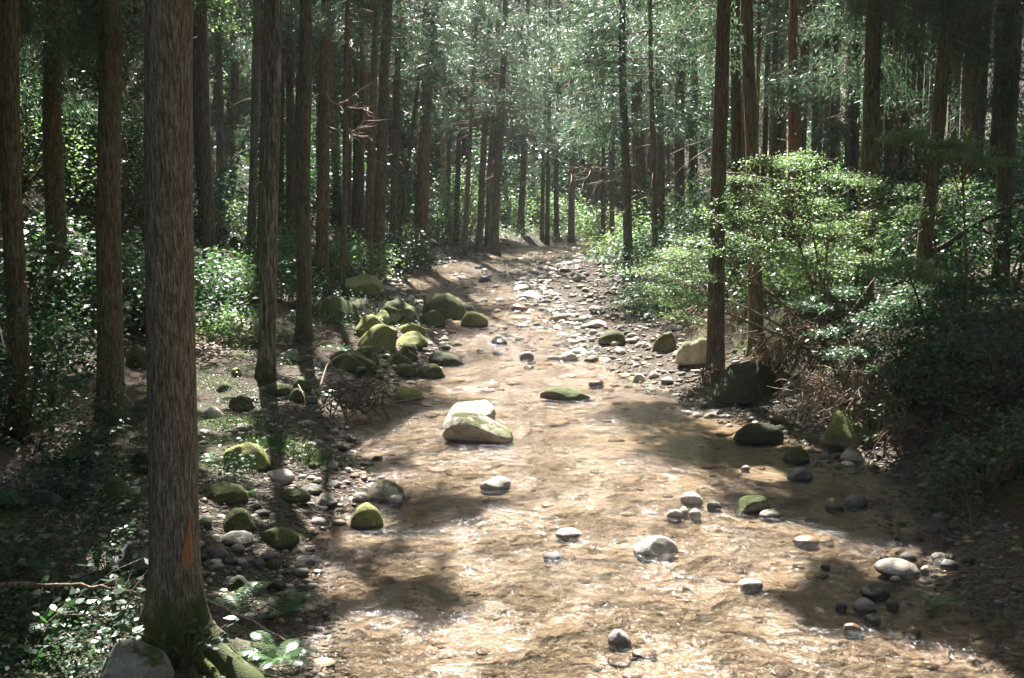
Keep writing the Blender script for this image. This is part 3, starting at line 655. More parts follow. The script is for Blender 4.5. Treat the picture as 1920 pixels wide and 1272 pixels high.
# low boughs that hang into the picture
BG = [('c6', 1000, 60, 40, 1.6, 40), ('c6', 900, 90, 40, 1.4, 34), ('l20', 850, 130, 37, 1.1, 26), ('l20', 770, 150, 37, 1.0, 24), ('l20', 830, 30, 38, 1.5, 30), ('l20', 845, 210, 37, .8, 16),
      ('c7', 1030, 130, 46, 1.8, 44), ('c7', 970, 180, 46, 1.6, 40), ('c11', 1060, 200, 48, 1.6, 44), ('c12', 1090, 100, 44, 1.8, 50), ('c13', 1110, 180, 42, 1.6, 44), ('c13', 1060, 40, 42, 1.8, 44), ('c4', 930, 190, 42, 1.2, 30), ('c3', 880, 30, 42, 1.5, 34),
      ('r1', 1120, 250, 33, 1.1, 34), ('r1', 1090, 130, 33, 1.2, 34), ('r2', 1150, 50, 34, 1.2, 34), ('r1', 1110, 60, 33, 1.2, 34), ('c12', 1050, 280, 45, 1.4, 26), ('c11', 1010, 235, 50, 1.3, 26), ('r2', 1265, 120, 33, 1.2, 30), ('r2', 1250, 40, 33, 1.3, 30), ('r4', 1290, 220, 36, 1.3, 30), ('r5', 1310, 100, 34, 1.4, 34), ('r5', 1320, 260, 34, 1.0, 24),
      ('r6', 1300, 30, 20.5, .7, 22), ('r6', 1320, 120, 20.5, .5, 14), ('r11', 1525, 165, 25, .8, 30), ('r11', 1460, 190, 26, .6, 18), ('r12', 1570, 200, 25, .8, 24), ('r12', 1530, 60, 26, 1.0, 26), ('r16', 1680, 190, 20, .7, 24), ('r16', 1600, 150, 20, .8, 26), ('r16', 1700, 90, 20, .9, 26), ('r16', 1590, 40, 20, .8, 20), ('r19', 1850, 120, 19.5, 1.0, 34), ('r19', 1720, 30, 19.5, 1.0, 30), ('r22', 1840, 220, 19, .8, 24), ('r22', 1800, 60, 19, 1.0, 30), ('r22', 1900, 150, 18.5, .9, 24),
      ('l11', 612, 50, 28, .7, 14), ('l3', 150, 60, 14.5, .5, 18), ('l3', 240, 100, 14.5, .5, 12), ('l2', 60, 120, 19, 1.0, 30), ('l2', 150, 200, 20, .8, 26), ('l2', 160, 90, 20, .8, 22), ('l18', 740, 60, 38, 1.2, 24), ('l17', 690, 20, 36, 1.0, 20), ('l6', 400, 100, 40, 1.3, 30), ('l7', 470, 120, 44, 1.6, 36), ('l8', 450, 240, 40, 1.4, 26), ('edge', 45, 60, 14, .6, 20), ('l9b', 545, 200, 42, 1.3, 26), ('l13', 640, 200, 42, 1.2, 22), ('r13', 1440, 60, 34, 1.3, 30), ('r14', 1590, 260, 34, 1.2, 24), ('c15', 1170, 220, 50, 1.6, 34), ('c10', 1000, 330, 62, 1.6, 24)]
for k, u_, v_, D_, sz, n_ in BG:
    bough(TR[k], at(u_, v_, D_), sz, n_, ln=.12 if D_ < 30 else .2, wd=.014 if D_ < 30 else .026, per=95 if D_ < 30 else 65)
for u_, v_ in ((405, 18), (440, 50), (425, 5)):
    bough(TR['l5'], at(u_, v_, TR['l5']['P'][1] - .3), .22, 12, LEAF_MAPLE, ln=.09, wd=.06, per=16)
# bare dead twigs
for k, u_, v_, D_, L_ in [('l11', 690, 215, 27, 1.), ('l11', 695, 255, 27, 1.), ('l11', 680, 165, 27, 1.), ('l11', 700, 200, 27, 1.), ('c13', 1180, 300, 40, 1), ('c13', 1060, 320, 40, 1), ('c13', 1150, 340, 40, 1), ('r1', 1100, 345, 32, 1), ('r1', 1085, 310, 32, 1), ('r1', 1120, 385, 32, 1), ('c6', 1000, 345, 42, 1), ('l20', 740, 30, 37, 1), ('r2', 1290, 28, 33, 1), ('r2', 1100, 25, 33, 1), ('l20', 690, 55, 36, 1), ('r12', 1590, 205, 24, 1), ('l3', 255, 190, 14.5, 1)]:
    tr = TR[k]; T = at(u_, v_, D_) - tr['P']; s = tr['axis'](np.array([T[2] + rng.uniform(-.2, .5)]))[0]
    mb = MB(); ts = np.linspace(0, 1, 9); w0 = rng.normal(size=3) * .12
    pp = np.array([s * (1 - t) + T * t + w0 * math.sin(math.pi * t) + [0, 0, -.2 * math.sin(math.pi * t)] for t in ts])
    mb.tube(pp, np.linspace(.028, .008, 9), 5)
    for q in range(6):
        i = rng.integers(3, 8); d = (T - s) * rng.uniform(.15, .35) + rng.normal(size=3) * .22
        mb.tube([pp[i], pp[i] + d * .5 + rng.normal(size=3) * .04, pp[i] + d], [.012, .009, .004], 4)
    link('dead_branch', mb.mesh('dead_branch', BARK_PALE), tr['root'])
# crowns
for tr in TREES:
    C = np.vstack(tr['C']); O = np.vstack(tr['O'])
    k = shaded(C + tr['P']); C, O = C[k], O[k]
    if len(C) < 5: continue
    dens = 1.5 if (abs(tr['P'][0]) > 5.5 and 8 < tr['P'][1] < 42) else 1
    V, Qd = sprays(C, O, int(tr['per'] * dens), tr['leaf'][0], tr['leaf'][1], .35, .42)
    cen = V.reshape(-1, 4, 3).mean(1)
    ok = np.repeat(shaded(cen + tr['P']), 4)
    V = V[ok]; Qd = np.arange(len(V)).reshape(-1, 4)
    mb = MB()
    sel = rng.choice(len(C), min(len(C), 34), replace=False)
    for i in sel:
        s = tr['axis'](np.array([C[i][2] + .3]))[0]; mb.tube([s, (s + C[i]) / 2 + [0, 0, .12], C[i]], [.03, .02, .008], 3, cap=False)
    for A in tr.get('arms', []):  # limbs reaching out to the added shade clusters
        s = tr['axis'](np.array([A[2] - .4]))[0]; mb.tube([s, (s + A) / 2 + [0, 0, .3], A], [.05, .035, .012], 5, cap=False)
    link('crown', two_mat('crown', V, Qd, LEAF_CEDAR, mb), tr['root'])
# ------------------------------------------------------------------ stones
def ico(sub):
    b = bmesh.new(); bmesh.ops.create_icosphere(b, subdivisions=sub, radius=1)
    V = np.array([v.co[:] for v in b.verts]); F = np.array([[v.index for v in f.verts] for f in b.faces]); b.free(); return V, F
ICO = {k: ico(k) for k in (1, 2, 3, 4, 5)}
def stone_V(sub, seed, ang=.0, rough=.12):
    V, F = ICO[sub]; V = V.copy(); r = np.random.default_rng(seed)
    for _ in range(int(ang * 12)):
        n = unit(r.normal(size=3) + [0, 0, .1]); d = r.uniform(.55, .85); t = V @ n - d
        V = V - np.clip(t, 0, 9)[:, None] * n * .92
    V = V * (1 + rough * 1.6 * vnoise(V * 1.3 + seed * 3.1, seed) + rough * .6 * vnoise(V * 3 + seed, seed + 1))[:, None]
    if sub >= 4: V = V * (1 + rough * .22 * vnoise(V * 8 + seed, seed + 2) + rough * .1 * vnoise(V * 18, seed + 3))[:, None]
    return V, F
nrock = 0
ROCKXY = []
def rock(x0, y0, x1, y1, kind, label, cat='rock', ang=.4, rz=None, asp=.8, name='rock', tall=1., sub=4, group=None, rough=.12, tilt=0):
    global nrock; nrock += 1
    xc = (x0 + x1) / 2; F0 = gp(xc, y1)
    if F0[2] < wz(F0[1]) - .01: F0 = on_water(xc, y1)
    D = F0[1]; w = (x1 - x0) * D / FP; dep = w * asp; D2 = D + dep * .4
    w = (x1 - x0) * D2 / FP
    sind = (CAMZ - F0[2]) / D
    h = max((y1 - y0) * D2 / FP - dep * sind * .5, w * .16) * tall * {'moss': 1.1, 'brightmoss': 1.15, 'darkmoss': .9, 'palemoss': .95}.get(kind, .82)
    if kind in ('pale', 'grey', 'brown', 'dark'): h = min(h, w * .5)
    X_ = (xc - 960) * D2 / FP; zb = min(gz(X_, D2), F0[2]); 
    V, F = stone_V(sub, nrock * 13 + 1, ang, rough * (.6 if w < .5 else 1))
    ca, sa = math.cos(rz or 0), math.sin(rz or 0)
    V = V / np.abs(V).max(0)
    if tilt: V[:, 2] = V[:, 2] + tilt * V[:, 0]; V[:, 2] /= np.abs(V[:, 2]).max()
    sub_ = max(F0[2] - zb, 0) + .01; fz = np.where(V[:, 2:3] > 0, np.array([[1, 1, h]]), np.array([[1, 1, sub_ + .02]]))
    V = V * fz * [w / 2, dep / 2, 1]
    V = V @ np.array([[ca, sa, 0], [-sa, ca, 0], [0, 0, 1]])
    loc = (X_, D2, F0[2] - .005)
    o = link(name, mkmesh(name, V, F, RK[kind], True), None, loc)
    tag(o, label, cat, group); ROCKXY.append((X_, D2, max(w, dep) / 2)); return o
# in the stream
rock(814, 736, 930, 800, 'pale', 'big bare white boulder in midstream, the rear one of the touching pair', ang=.3, tilt=.35, asp=.7, tall=1.25)
rock(828, 768, 990, 830, 'palemoss', 'big pale boulder with a mossy left face in midstream, in front of the white one', ang=.25, tilt=-.3, asp=.7, tall=1.05)
rock(1013, 726, 1112, 750, 'moss', 'long flat mossy stone just above the water right of the big boulder pair', ang=.2, asp=.5)
rock(898, 884, 962, 918, 'pale', 'small white peaked stone in midstream below the big boulder pair', ang=.3)
rock(1044, 984, 1092, 1007, 'pale', 'small flat white stone left of the large pale stone in the near water', ang=.1)
rock(1195, 994, 1284, 1042, 'pale', 'large pale bare stone in the near water right of the middle', ang=.4)
rock(1284, 911, 1329, 946, 'pale', 'bright white upright stone beside the row of small pebbles', ang=.2)
rock(1258, 948, 1290, 970, 'pale', 'small white pebble at the left of the row under the bright upright stone', ang=.1)
rock(1280, 946, 1302, 962, 'pale', 'middle small white pebble of the row under the bright upright stone', ang=.1)
rock(1302, 950, 1326, 966, 'pale', 'right small white pebble of the row under the bright upright stone', ang=.1)
rock(1336, 934, 1364, 952, 'grey', 'small dull stone between the bright upright stone and the grey green rock', ang=.1)
rock(1384, 917, 1456, 962, 'greymoss', 'grey green wedge shaped rock in shaded water at right', ang=.5, tilt=.3)
rock(1438, 951, 1484, 970, 'grey', 'low pale grey stone at the foot of the grey green wedge rock', ang=.1)
rock(1564, 914, 1602, 954, 'brown', 'brown upright stone left of the smooth grey one at right', ang=.2)
rock(1600, 918, 1646, 950, 'grey', 'smooth round grey stone right of the brown upright one', ang=.05)
rock(1488, 868, 1538, 900, 'grey', 'grey stone at the water edge under the mossy mound, the nearer one', ang=.3)
rock(1478, 828, 1532, 866, 'greymoss', 'grey mossy stone at the water edge behind the nearer grey one', ang=.2)
rock(1402, 1079, 1449, 1101, 'pale', 'smooth white oval stone alone in brown water at lower right', ang=.0)
rock(1664, 1038, 1752, 1078, 'pale', 'long white sunlit stone by the dark lower right bank', ang=.2, tilt=-.2)
rock(1628, 1108, 1674, 1148, 'grey', 'round grey stone, highest of the dark pebble cluster at lower right', ang=.05)
rock(1592, 1116, 1616, 1138, 'grey', 'small dark stone left of the round grey one at lower right', ang=.1)
rock(1650, 1144, 1682, 1166, 'grey', 'oval grey stone below the round grey one at lower right', ang=.1)
rock(1608, 1161, 1646, 1184, 'brown', 'wet brown stone at the bottom of the lower right cluster', ang=.1)
rock(1690, 1112, 1718, 1138, 'dark', 'dark stone at the right end of the lower right cluster', ang=.1)
rock(1640, 1088, 1700, 1118, 'dark', 'dark wet flat stone behind the round grey one at lower right', ang=.2)
rock(1735, 1168, 1763, 1190, 'brown', 'wet stone with a bright glint near the bottom right', ang=.1)
rock(1772, 1030, 1812, 1052, 'grey', 'flat grey stone at the shaded edge right of the long white stone', ang=.3)
rock(1790, 1044, 1826, 1062, 'grey', 'low stone farthest right at the shaded water edge', ang=.1)
rock(1755, 1056, 1776, 1072, 'pale', 'tiny pale stone touching the right end of the long white stone', ang=.1)
rock(1696, 1072, 1718, 1090, 'pale', 'small pale stone in front of the long white stone', ang=.1)
rock(1148, 1158, 1194, 1208, 'grey', 'mottled stone just under the sparkling water at bottom middle', ang=.3, asp=1.)
rock(1195, 1212, 1246, 1232, 'brown', 'low wet brown stone with a glint at bottom middle', ang=.1)
rock(1020, 1034, 1062, 1046, 'grey', 'flat grey stone awash among the sparkles', ang=.1)
rock(1504, 1000, 1556, 1018, 'brown', 'wet brown stone breaking the surface below the smooth grey one', ang=.1)
rock(1560, 1052, 1580, 1064, 'grey', 'tiny stone awash left of the long white stone', ang=.1)
rock(918, 622, 952, 645, 'dark', 'small dark angular rock in the riffle', ang=.8)
rock(860, 586, 916, 612, 'brightmoss', 'bright yellow green mossy rock in the riffle', ang=.3)
rock(773, 547, 874, 599, 'moss', 'large rounded boulder with a green mossy top left of the riffle', ang=.2)
rock(780, 583, 839, 614, 'moss', 'mossy rock in the shadow under the large rounded boulder', ang=.2)
rock(711, 548, 790, 607, 'greymoss', 'leaning grey slab left of the large rounded boulder', ang=.6, tilt=-.3)
rock(681, 583, 748, 608, 'brightmoss', 'flat topped mossy rock at the top of the green boulder pile', ang=.5)
rock(659, 591, 734, 637, 'brightmoss', 'blocky yellow green boulder at the left of the green boulder pile', ang=.8)
rock(666, 611, 757, 661, 'brightmoss', 'big sunlit yellow green boulder in the middle of the green boulder pile', ang=.3)
rock(738, 588, 788, 614, 'moss', 'shaded mossy rock behind the flat wedge by the riffle', ang=.3)
rock(744, 606, 801, 630, 'brightmoss', 'flat mossy wedge pointing at the riffle', ang=.5)
rock(737, 622, 804, 652, 'brightmoss', 'sunlit mossy rock at the right of the green boulder pile', ang=.3)
rock(730, 637, 783, 677, 'moss', 'dark mossy rock below the big sunlit yellow green boulder', ang=.3)
rock(795, 654, 870, 686, 'darkmoss', 'low dark mossy rock standing out into the stream', ang=.4, tilt=-.3)
rock(716, 656, 771, 686, 'moss', 'pointed mossy rock in front of the green boulder pile', ang=.5)
rock(732, 681, 779, 706, 'moss', 'small mossy rock at the water edge, left of the oval mossy one', ang=.2)
rock(778, 682, 835, 708, 'moss', 'oval mossy rock in the water below the low dark rock', ang=.2)
rock(729, 723, 793, 750, 'brightmoss', 'small yellow green mossy rock beside the root tangle', ang=.2)
rock(603, 652, 706, 697, 'moss', 'broad mossy rock with leaves on it left of the green boulder pile', ang=.4)
rock(651, 633, 715, 685, 'greymoss', 'grey block between the leafy mossy rock and the boulder pile', ang=.7)
rock(578, 542, 673, 607, 'greymoss', 'big flat topped mossy boulder under the very thin cedar', ang=.8)
rock(634, 511, 723, 557, 'brightmoss', 'big mossy boulder highest at the left edge of the stream', ang=.4)
rock(697, 543, 734, 566, 'moss', 'mossy rock right of the highest big mossy boulder', ang=.3)
# right bank
rock(1332, 658, 1490, 758, 'darkmoss', 'huge dark mossy boulder at the foot of the tall right bank cedars', ang=.5, asp=.8, sub=5, tilt=-.2, rough=.16)
rock(1268, 622, 1340, 684, 'palemoss', 'pale grey boulder with moss on its lower left behind the tall cedar', ang=.25, tilt=.3, rough=.2, tall=.9)
rock(1226, 604, 1277, 662, 'moss', 'green mossy boulder left of the pale grey boulder', ang=.4)
rock(1122, 620, 1176, 646, 'moss', 'low mossy hump at the edge of the right gravel bar', ang=.1)
rock(1382, 784, 1484, 828, 'darkmoss', 'long low mossy hump at the right water edge', ang=.1, asp=.6)
rock(1548, 774, 1652, 840, 'brightmoss', 'bright mossy mound under the roots of the right bank', ang=.3)
rock(1575, 745, 1630, 790, 'brown', 'brown angular rock held in the roots of the right bank', ang=.8)
rock(1635, 805, 1672, 832, 'greymoss', 'small mossy stone right of the bright mossy mound', ang=.2)
rock(1590, 832, 1640, 866, 'palemoss', 'pale stone below the bright mossy mound', ang=.3)
rock(1400, 870, 1420, 880, 'grey', 'tiny grey stone in the shaded green reflection', ang=.1)
rock(1105, 710, 1136, 722, 'brown', 'small brown triangular stone at the tip of the right gravel bar', ang=.6)
rock(972, 655, 1002, 674, 'grey', 'pale round stone on the left tip of the middle gravel bar', ang=.1)
rock(1050, 655, 1085, 676, 'pale', 'flat pale stone on the middle gravel bar', ang=.2)
rock(1185, 690, 1215, 716, 'pale', 'peaked white stone on the right gravel bar', ang=.7)
rock(1030, 585, 1066, 602, 'brown', 'rusty brown stone on the gravel bar beside the riffle', ang=.2)
rock(958, 566, 992, 582, 'brown', 'reddish brown peaked stone in the bright riffle', ang=.7)
rock(952, 498, 985, 514, 'pale', 'bright stone in the far shallows', ang=.4)
rock(895, 515, 922, 528, 'dark', 'dark stone in the far shallows', ang=.4)
rock(862, 568, 892, 580, 'dark', 'flat dark stone right of the large rounded boulder', ang=.3)
rock(1470, 1038, 1476, 1042, 'grey', 'very small stone in the brown water', ang=.1) if False else None
# left bank
rock(400, 829, 497, 884, 'brightmoss', 'round bright mossy boulder on the left bank right of the largest trunk', ang=.1)
rock(486, 872, 542, 902, 'pale', 'white stone touching the round bright mossy boulder', ang=.1)
rock(368, 740, 408, 784, 'pale', 'smooth pale grey stone half hidden by the largest trunk', ang=.05)
rock(543, 704, 582, 732, 'moss', 'small round mossy rock right of the lichen streaked cedar', ang=.2)
rock(484, 708, 544, 740, 'greymoss', 'grey stone at the foot of the lichen streaked cedar', ang=.3)
rock(535, 728, 570, 755, 'moss', 'mossy stone below the small round mossy rock', ang=.2)
rock(560, 735, 590, 757, 'grey', 'grey stone beside the left end of the root tangle', ang=.3)
rock(420, 735, 470, 770, 'moss', 'mossy stone in the grass right of the smooth pale grey stone', ang=.3)
rock(396, 710, 430, 735, 'greymoss', 'grey moss edged stone at the lower end of the sunlit path', ang=.4)
rock(425, 690, 448, 706, 'brightmoss', 'little mossy stone on the sunlit path', ang=.2)
rock(670, 894, 754, 938, 'palemoss', 'hollowed pale rock lying at the left water edge', ang=.5)
rock(722, 918, 752, 944, 'pale', 'small white stone under the right end of the hollowed rock', ang=.1)
rock(652, 918, 684, 940, 'pale', 'small pale stone under the left end of the hollowed rock', ang=.1)
rock(648, 944, 712, 990, 'brightmoss', 'furry green mossy rock at the left water edge', ang=.1)
rock(574, 918, 624, 948, 'grey', 'blue grey angular stone on the left gravel', ang=.7)
rock(550, 902, 596, 924, 'grey', 'second blue grey stone just behind the angular one', ang=.5)
rock(508, 914, 572, 940, 'moss', 'flat mossy stone left of the blue grey stones', ang=.2)
rock(398, 948, 466, 998, 'moss', 'large mossy mound against the right side of the largest trunk', ang=.1)
rock(462, 984, 548, 1026, 'moss', 'dark green mossy mound above the near gravel', ang=.1)
rock(370, 900, 452, 944, 'moss', 'broad mossy hump right of the orange scar', ang=.1)
rock(395, 986, 462, 1022, 'grey', 'long grey stone between the two mossy mounds', ang=.3)
rock(412, 1014, 442, 1034, 'grey', 'round stone below the long grey stone', ang=.1)
rock(372, 1016, 412, 1048, 'grey', 'grey stone against the right side of the largest trunk', ang=.2)
rock(398, 1036, 430, 1056, 'grey', 'oval grey stone in the near gravel by the trunk', ang=.1)
rock(424, 1038, 446, 1058, 'pale', 'small pale stone in the near gravel', ang=.1)
rock(372, 1052, 402, 1066, 'pale', 'flat pale stone low against the largest trunk', ang=.1)
rock(454, 1040, 480, 1062, 'grey', 'round grey stone in the middle of the near gravel', ang=.1)
rock(480, 1042, 512, 1064, 'greymoss', 'rough grey stone in the middle of the near gravel', ang=.3)
rock(404, 1070, 448, 1108, 'darkmoss', 'round dark mossy stone in the near gravel', ang=.1)
rock(474, 1082, 520, 1106, 'darkmoss', 'dark mossy stone above the pale fern', ang=.2)
rock(538, 1034, 584, 1056, 'pale', 'pale angular stone at the near left water edge', ang=.5)
rock(530, 1056, 564, 1078, 'grey', 'grey stone below the pale angular one at the water edge', ang=.3)
rock(548, 1080, 574, 1096, 'brown', 'brownish stone lowest at the near left water edge', ang=.2)
rock(436, 1084, 472, 1108, 'greymoss', 'grey stone between the two dark mossy stones', ang=.3)
rock(568, 966, 602, 984, 'pale', 'white oval stone on the left gravel', ang=.05)
rock(610, 970, 640, 984, 'brown', 'brown stone at the left shallows', ang=.1)
rock(160, 894, 230, 962, 'moss', 'mossy mound in the undergrowth left of the largest trunk', ang=.1)
rock(34, 914, 92, 950, 'dark', 'dark round stone in the leaves at far left', ang=.1)
rock(226, 648, 272, 692, 'moss', 'mossy boulder between the two nearest left trunks', ang=.2)
rock(226, 836, 266, 884, 'darkmoss', 'dark mossy stone behind the left side of the largest trunk', ang=.2)
rock(370, 580, 420, 622, 'moss', 'mossy boulder above the sunlit path by the largest trunk', ang=.3)
rock(425, 445, 466, 478, 'moss', 'dark mossy mound on the lit hillside', ang=.2)
rock(430, 520, 482, 566, 'dark', 'dark flat boulder behind the narrow mossy trunk', ang=.7)
rock(175, 990, 262, 1070, 'grey', 'half buried grey rock under the twigs at lower left', ang=.6)
rock(246, 1006, 272, 1024, 'pale', 'small pale stone touching the left side of the largest trunk', ang=.2)
rock(132, 1180, 290, 1300, 'grey', 'big round boulder at the bottom left corner by the trunk foot', ang=.05, sub=5, asp=.9, tall=1.25)
rock(70, 975, 92, 998, 'grey', 'upright little grey stone in the shaded leaves at far left', ang=.1)
rock(95, 982, 112, 1002, 'grey', 'second upright little stone beside it in the shaded leaves', ang=.1)
for lst in ((520, 820, 545, 838, 'grey'), (575, 820, 600, 834, 'pale'), (600, 812, 620, 826, 'brown'), (640, 815, 665, 828, 'dark'), (690, 850, 712, 862, 'greymoss'), (610, 800, 630, 812, 'pale')):
    rock(*lst, 'small stone in the shallows below the root tangle', ang=.2, sub=3, name='stone', cat='stone', group='stones in the shallows below the root tangle')
# countable smaller stones: copies of a few shapes
SM = {}
for kd in ('pale', 'grey', 'brown', 'dark', 'greymoss', 'moss'):
    SM[kd] = [mkmesh('stone', *(lambda V, F: (V / np.abs(V).max(0), F))(*stone_V(3, 900 + q * 7 + len(SM), [.1, .35, .2, .5][q], .13)), RK[kd], True) for q in range(4)]
def stone_at(x, y, s, kd, label, grp, flat=.55):
    o = link('stone', SM[kd][rng.integers(4)]); z = gz(x, y)
    o.location = (x, y, z + s * flat * .25); o.scale = (s * rng.uniform(.8, 1.3), s * rng.uniform(.7, 1.1), s * flat * rng.uniform(.8, 1.2)); o.rotation_euler = (rng.normal() * .12, rng.normal() * .12, rng.uniform(0, 6.28))
    tag(o, label, 'stone', grp); ROCKXY.append((x, y, s)); return o
def clear(x, y, s): return all((x - a) ** 2 + (y - b) ** 2 > (s * .9 + r * .8) ** 2 for a, b, r in ROCKXY)
REG = [ # y0,y1, offset range from the right(+)/left(-) edge, count, size, kinds, label, group
 (15.5, 25, 'R', -.5, 2.2, 78, (.06, .19), ('pale', 'pale', 'grey', 'brown'), 'rounded stone lying on the pale right hand gravel bar', 'stones of the right gravel bar'),
 (25, 40, 'R', -.7, 2.0, 52, (.1, .3), ('pale', 'pale', 'grey', 'brown', 'greymoss'), 'bright stone in the shallow upstream gravel beside the riffle', 'stones of the upstream gravel'),
 (20.5, 27, 'M', -.55, .1, 18, (.07, .15), ('grey', 'dark', 'pale', 'brown'), 'small stone awash in the middle of the riffle', 'stones awash in the riffle'),
 (9.5, 12.5, 'R', -.9, .2, 22, (.05, .11), ('dark', 'grey', 'brown'), 'small stone in the dark pebbles of the lower right bank', 'pebbles of the lower right bank'),
 (13, 15.8, 'R', -.4, .7, 20, (.05, .14), ('dark', 'grey', 'greymoss', 'pale'), 'small stone at the foot of the right root bank', 'stones under the right root bank'),
 (8.8, 13.8, 'L', -.15, .95, 50, (.04, .12), ('grey', 'grey', 'pale', 'greymoss', 'brown'), 'small rounded stone in the grey gravel right of the largest trunk', 'stones of the left gravel'),
 (13, 17, 'L', -.2, 2.0, 26, (.05, .13), ('grey', 'pale', 'moss', 'greymoss'), 'small stone scattered on the mossy left bank below the path', 'stones of the mossy left bank'),
 (17, 24, 'L', -.4, .9, 14, (.08, .2), ('greymoss', 'moss', 'grey'), 'mossy stone among the green boulders of the left bank', 'small stones of the green boulder pile')]
for y0, y1, side, a0, a1, n_, sz, kinds, lab, grp in REG:
    c = 0
    for _ in range(n_ * 12):
        if c >= n_: break
        y = rng.uniform(y0, y1); t = rng.uniform(a0, a1)
        x = Rx(y) + t if side == 'R' else Lx(y) - t if side == 'L' else (Rx(y) + Lx(y)) / 2 + (Rx(y) - Lx(y)) * (t + .25)
        s = sz[0] + (sz[1] - sz[0]) * rng.random() ** 2
        if side == 'R' and t > np.interp(y, GY, GW) + .25: continue
        if not clear(x, y, s): continue
        stone_at(float(x), y, s, kinds[rng.integers(len(kinds))], lab, grp); c += 1
print('rocks', nrock, len(ROCKXY))
# gravel that nobody could count: pebbles merged into a few colours
def gravel(name, n, fn, smin, smax, mats, seed, sub=2, lift=.2, flat=.55):
    B = [stone_V(sub, seed + q, .3, .14) for q in range(6)]
    xy = fn(n); x, y = xy[:, 0], xy[:, 1]; n = len(x)
    s = smin + (smax - smin) * rng.random(n) ** 3
    s = s * np.clip(y / 14, .8, 2.2)
    z = hgt(x, y) + s * lift * flat
    for mi, mt in enumerate(mats):
        Vs, Fs = [], []; off_ = 0
        for i in range(mi, n, len(mats)):
            V, F = B[i % 6]; a = rng.uniform(0, 6.28); ca, sa = math.cos(a), math.sin(a)
            v = V * [s[i] * rng.uniform(.8, 1.3), s[i] * rng.uniform(.7, 1.1), s[i] * flat]
            v = np.stack([v[:, 0] * ca - v[:, 1] * sa + x[i], v[:, 0] * sa + v[:, 1] * ca + y[i], v[:, 2] + z[i]], -1)
            Vs.append(v); Fs.append(F + off_); off_ += len(V)
        o = link(name, mkmesh(name, np.vstack(Vs), np.vstack(Fs), mt, True)); tag(o, *GL[name], kind='stuff')
GL = {'gravel': ('loose grey and tan gravel filling the banks between the stones', 'gravel'), 'riverbed_gravel': ('tawny pebbles lying under the clear shallow water', 'gravel')}
def banks(n):
    y = 8.2 + 36 * rng.random(n) ** 1.5; sd = rng.random(n) < .5
    sd = sd & (y > 15.2); gw = np.interp(y, GY, GW); tR = rng.uniform(-.35, 1.0, n) * (gw + .1); tL = rng.uniform(-.3, 1.6, n) ** 1.0
    return np.stack([np.where(sd, Rx(y) + tR, Lx(y) - tL), y], -1)
def inbed(n):
    y = 7.2 + 26 * rng.random(n) ** 1.7; t = rng.random(n); return np.stack([Lx(y) + (Rx(y) - Lx(y)) * t, y], -1)
def farbar(n):
    y = rng.uniform(22.5, 54, n); t = 1.05 - .7 * rng.random(n) ** 2.2; return np.stack([Lx(y) + (Rx(y) - Lx(y)) * t, y], -1)
gravel('gravel', 900, farbar, .02, .07, [RK['pale'], RK['pale'], RK['grey']], 60, 2, .3)
def darkbank(n):
    y = rng.uniform(8.5, 15.3, n); return np.stack([Rx(y) + rng.uniform(-.7, .6, n), y], -1)
gravel('gravel', 600, darkbank, .02, .07, [RK['dark'], RK['brown'], RK['dark'], RK['grey']], 70, 2, .3)  # darker pebble colours paint in the deep shade of this bank
gravel('gravel', 3300, banks, .02, .07, [RK['grey'], RK['pale'], RK['brown']], 50)
mat_bed = [mat_rock('tawny_stone', (.26, .17, .09), (.4, .28, .16), (.5, .37, .23), 0, rough=.9), mat_rock('umber_stone', (.2, .12, .06), (.32, .2, .11), (.42, .28, .16), 0, rough=.9), mat_rock('sand_stone', (.34, .25, .15), (.47, .36, .22), (.58, .46, .31), 0, rough=.9)]
gravel('riverbed_gravel', 1500, inbed, .015, .14, mat_bed, 80, 2, -.3, .2)
# ------------------------------------------------------------------ shrubs, the maple, ferns
def leafcloud(C, n, ln, wd, spread, flatn=.8, zs=.5):
    k = len(C); c = np.repeat(C, n, 0) + rng.normal(size=(k * n, 3)) * spread * [1, 1, zs]
    d = unit(rng.normal(size=(k * n, 3)) * [1, 1, .35] + [0, 0, -.1]); nn = unit(rng.normal(size=(k * n, 3)) * .5 + [0, -.1, flatn])
    s = rng.uniform(.6, 1.3, k * n); return leaves(c, d, nn, ln * s, wd * s, .1)
def shrub(P, w, h, label, mat, ncl=40, per=40, ln=.07, wd=.035, group=None, name='shrub', stems=6, trim=True, sp=.16):
    P = np.asarray(P, float); root = empty(name, P); tag(root, label, 'shrub', group)
    a = rng.uniform(0, 6.28, ncl); r = np.sqrt(rng.random(ncl)) * w / 2; z = h * (rng.uniform(.15, 1, ncl)) * (1 - .35 * (r / (w / 2)) ** 2)
    C = np.stack([r * np.cos(a), r * np.sin(a) * .8, z], -1)
    C[:, 2] += hgt(P[0] + C[:, 0], P[1] + C[:, 1]) - P[2]
    mb = MB()
    for i in rng.choice(ncl, min(ncl, stems * 2), replace=False):
        b0 = rng.normal(size=3) * [.06, .06, 0]; b0[2] = -.05
        mb.tube([b0, (b0 + C[i]) / 2 + rng.normal(size=3) * .06 + [0, 0, .08], C[i]], np.array([.014, .01, .004]) * max(1, h), 4)
    V, Q = leafcloud(C, per, ln, wd, sp * max(.6, w / 1.4), .8, .6)
    link('stems', mb.mesh('stems', BARK_TWIG), root)
    link('foliage', mkmesh('foliage', V, Q, mat), root)
    return root
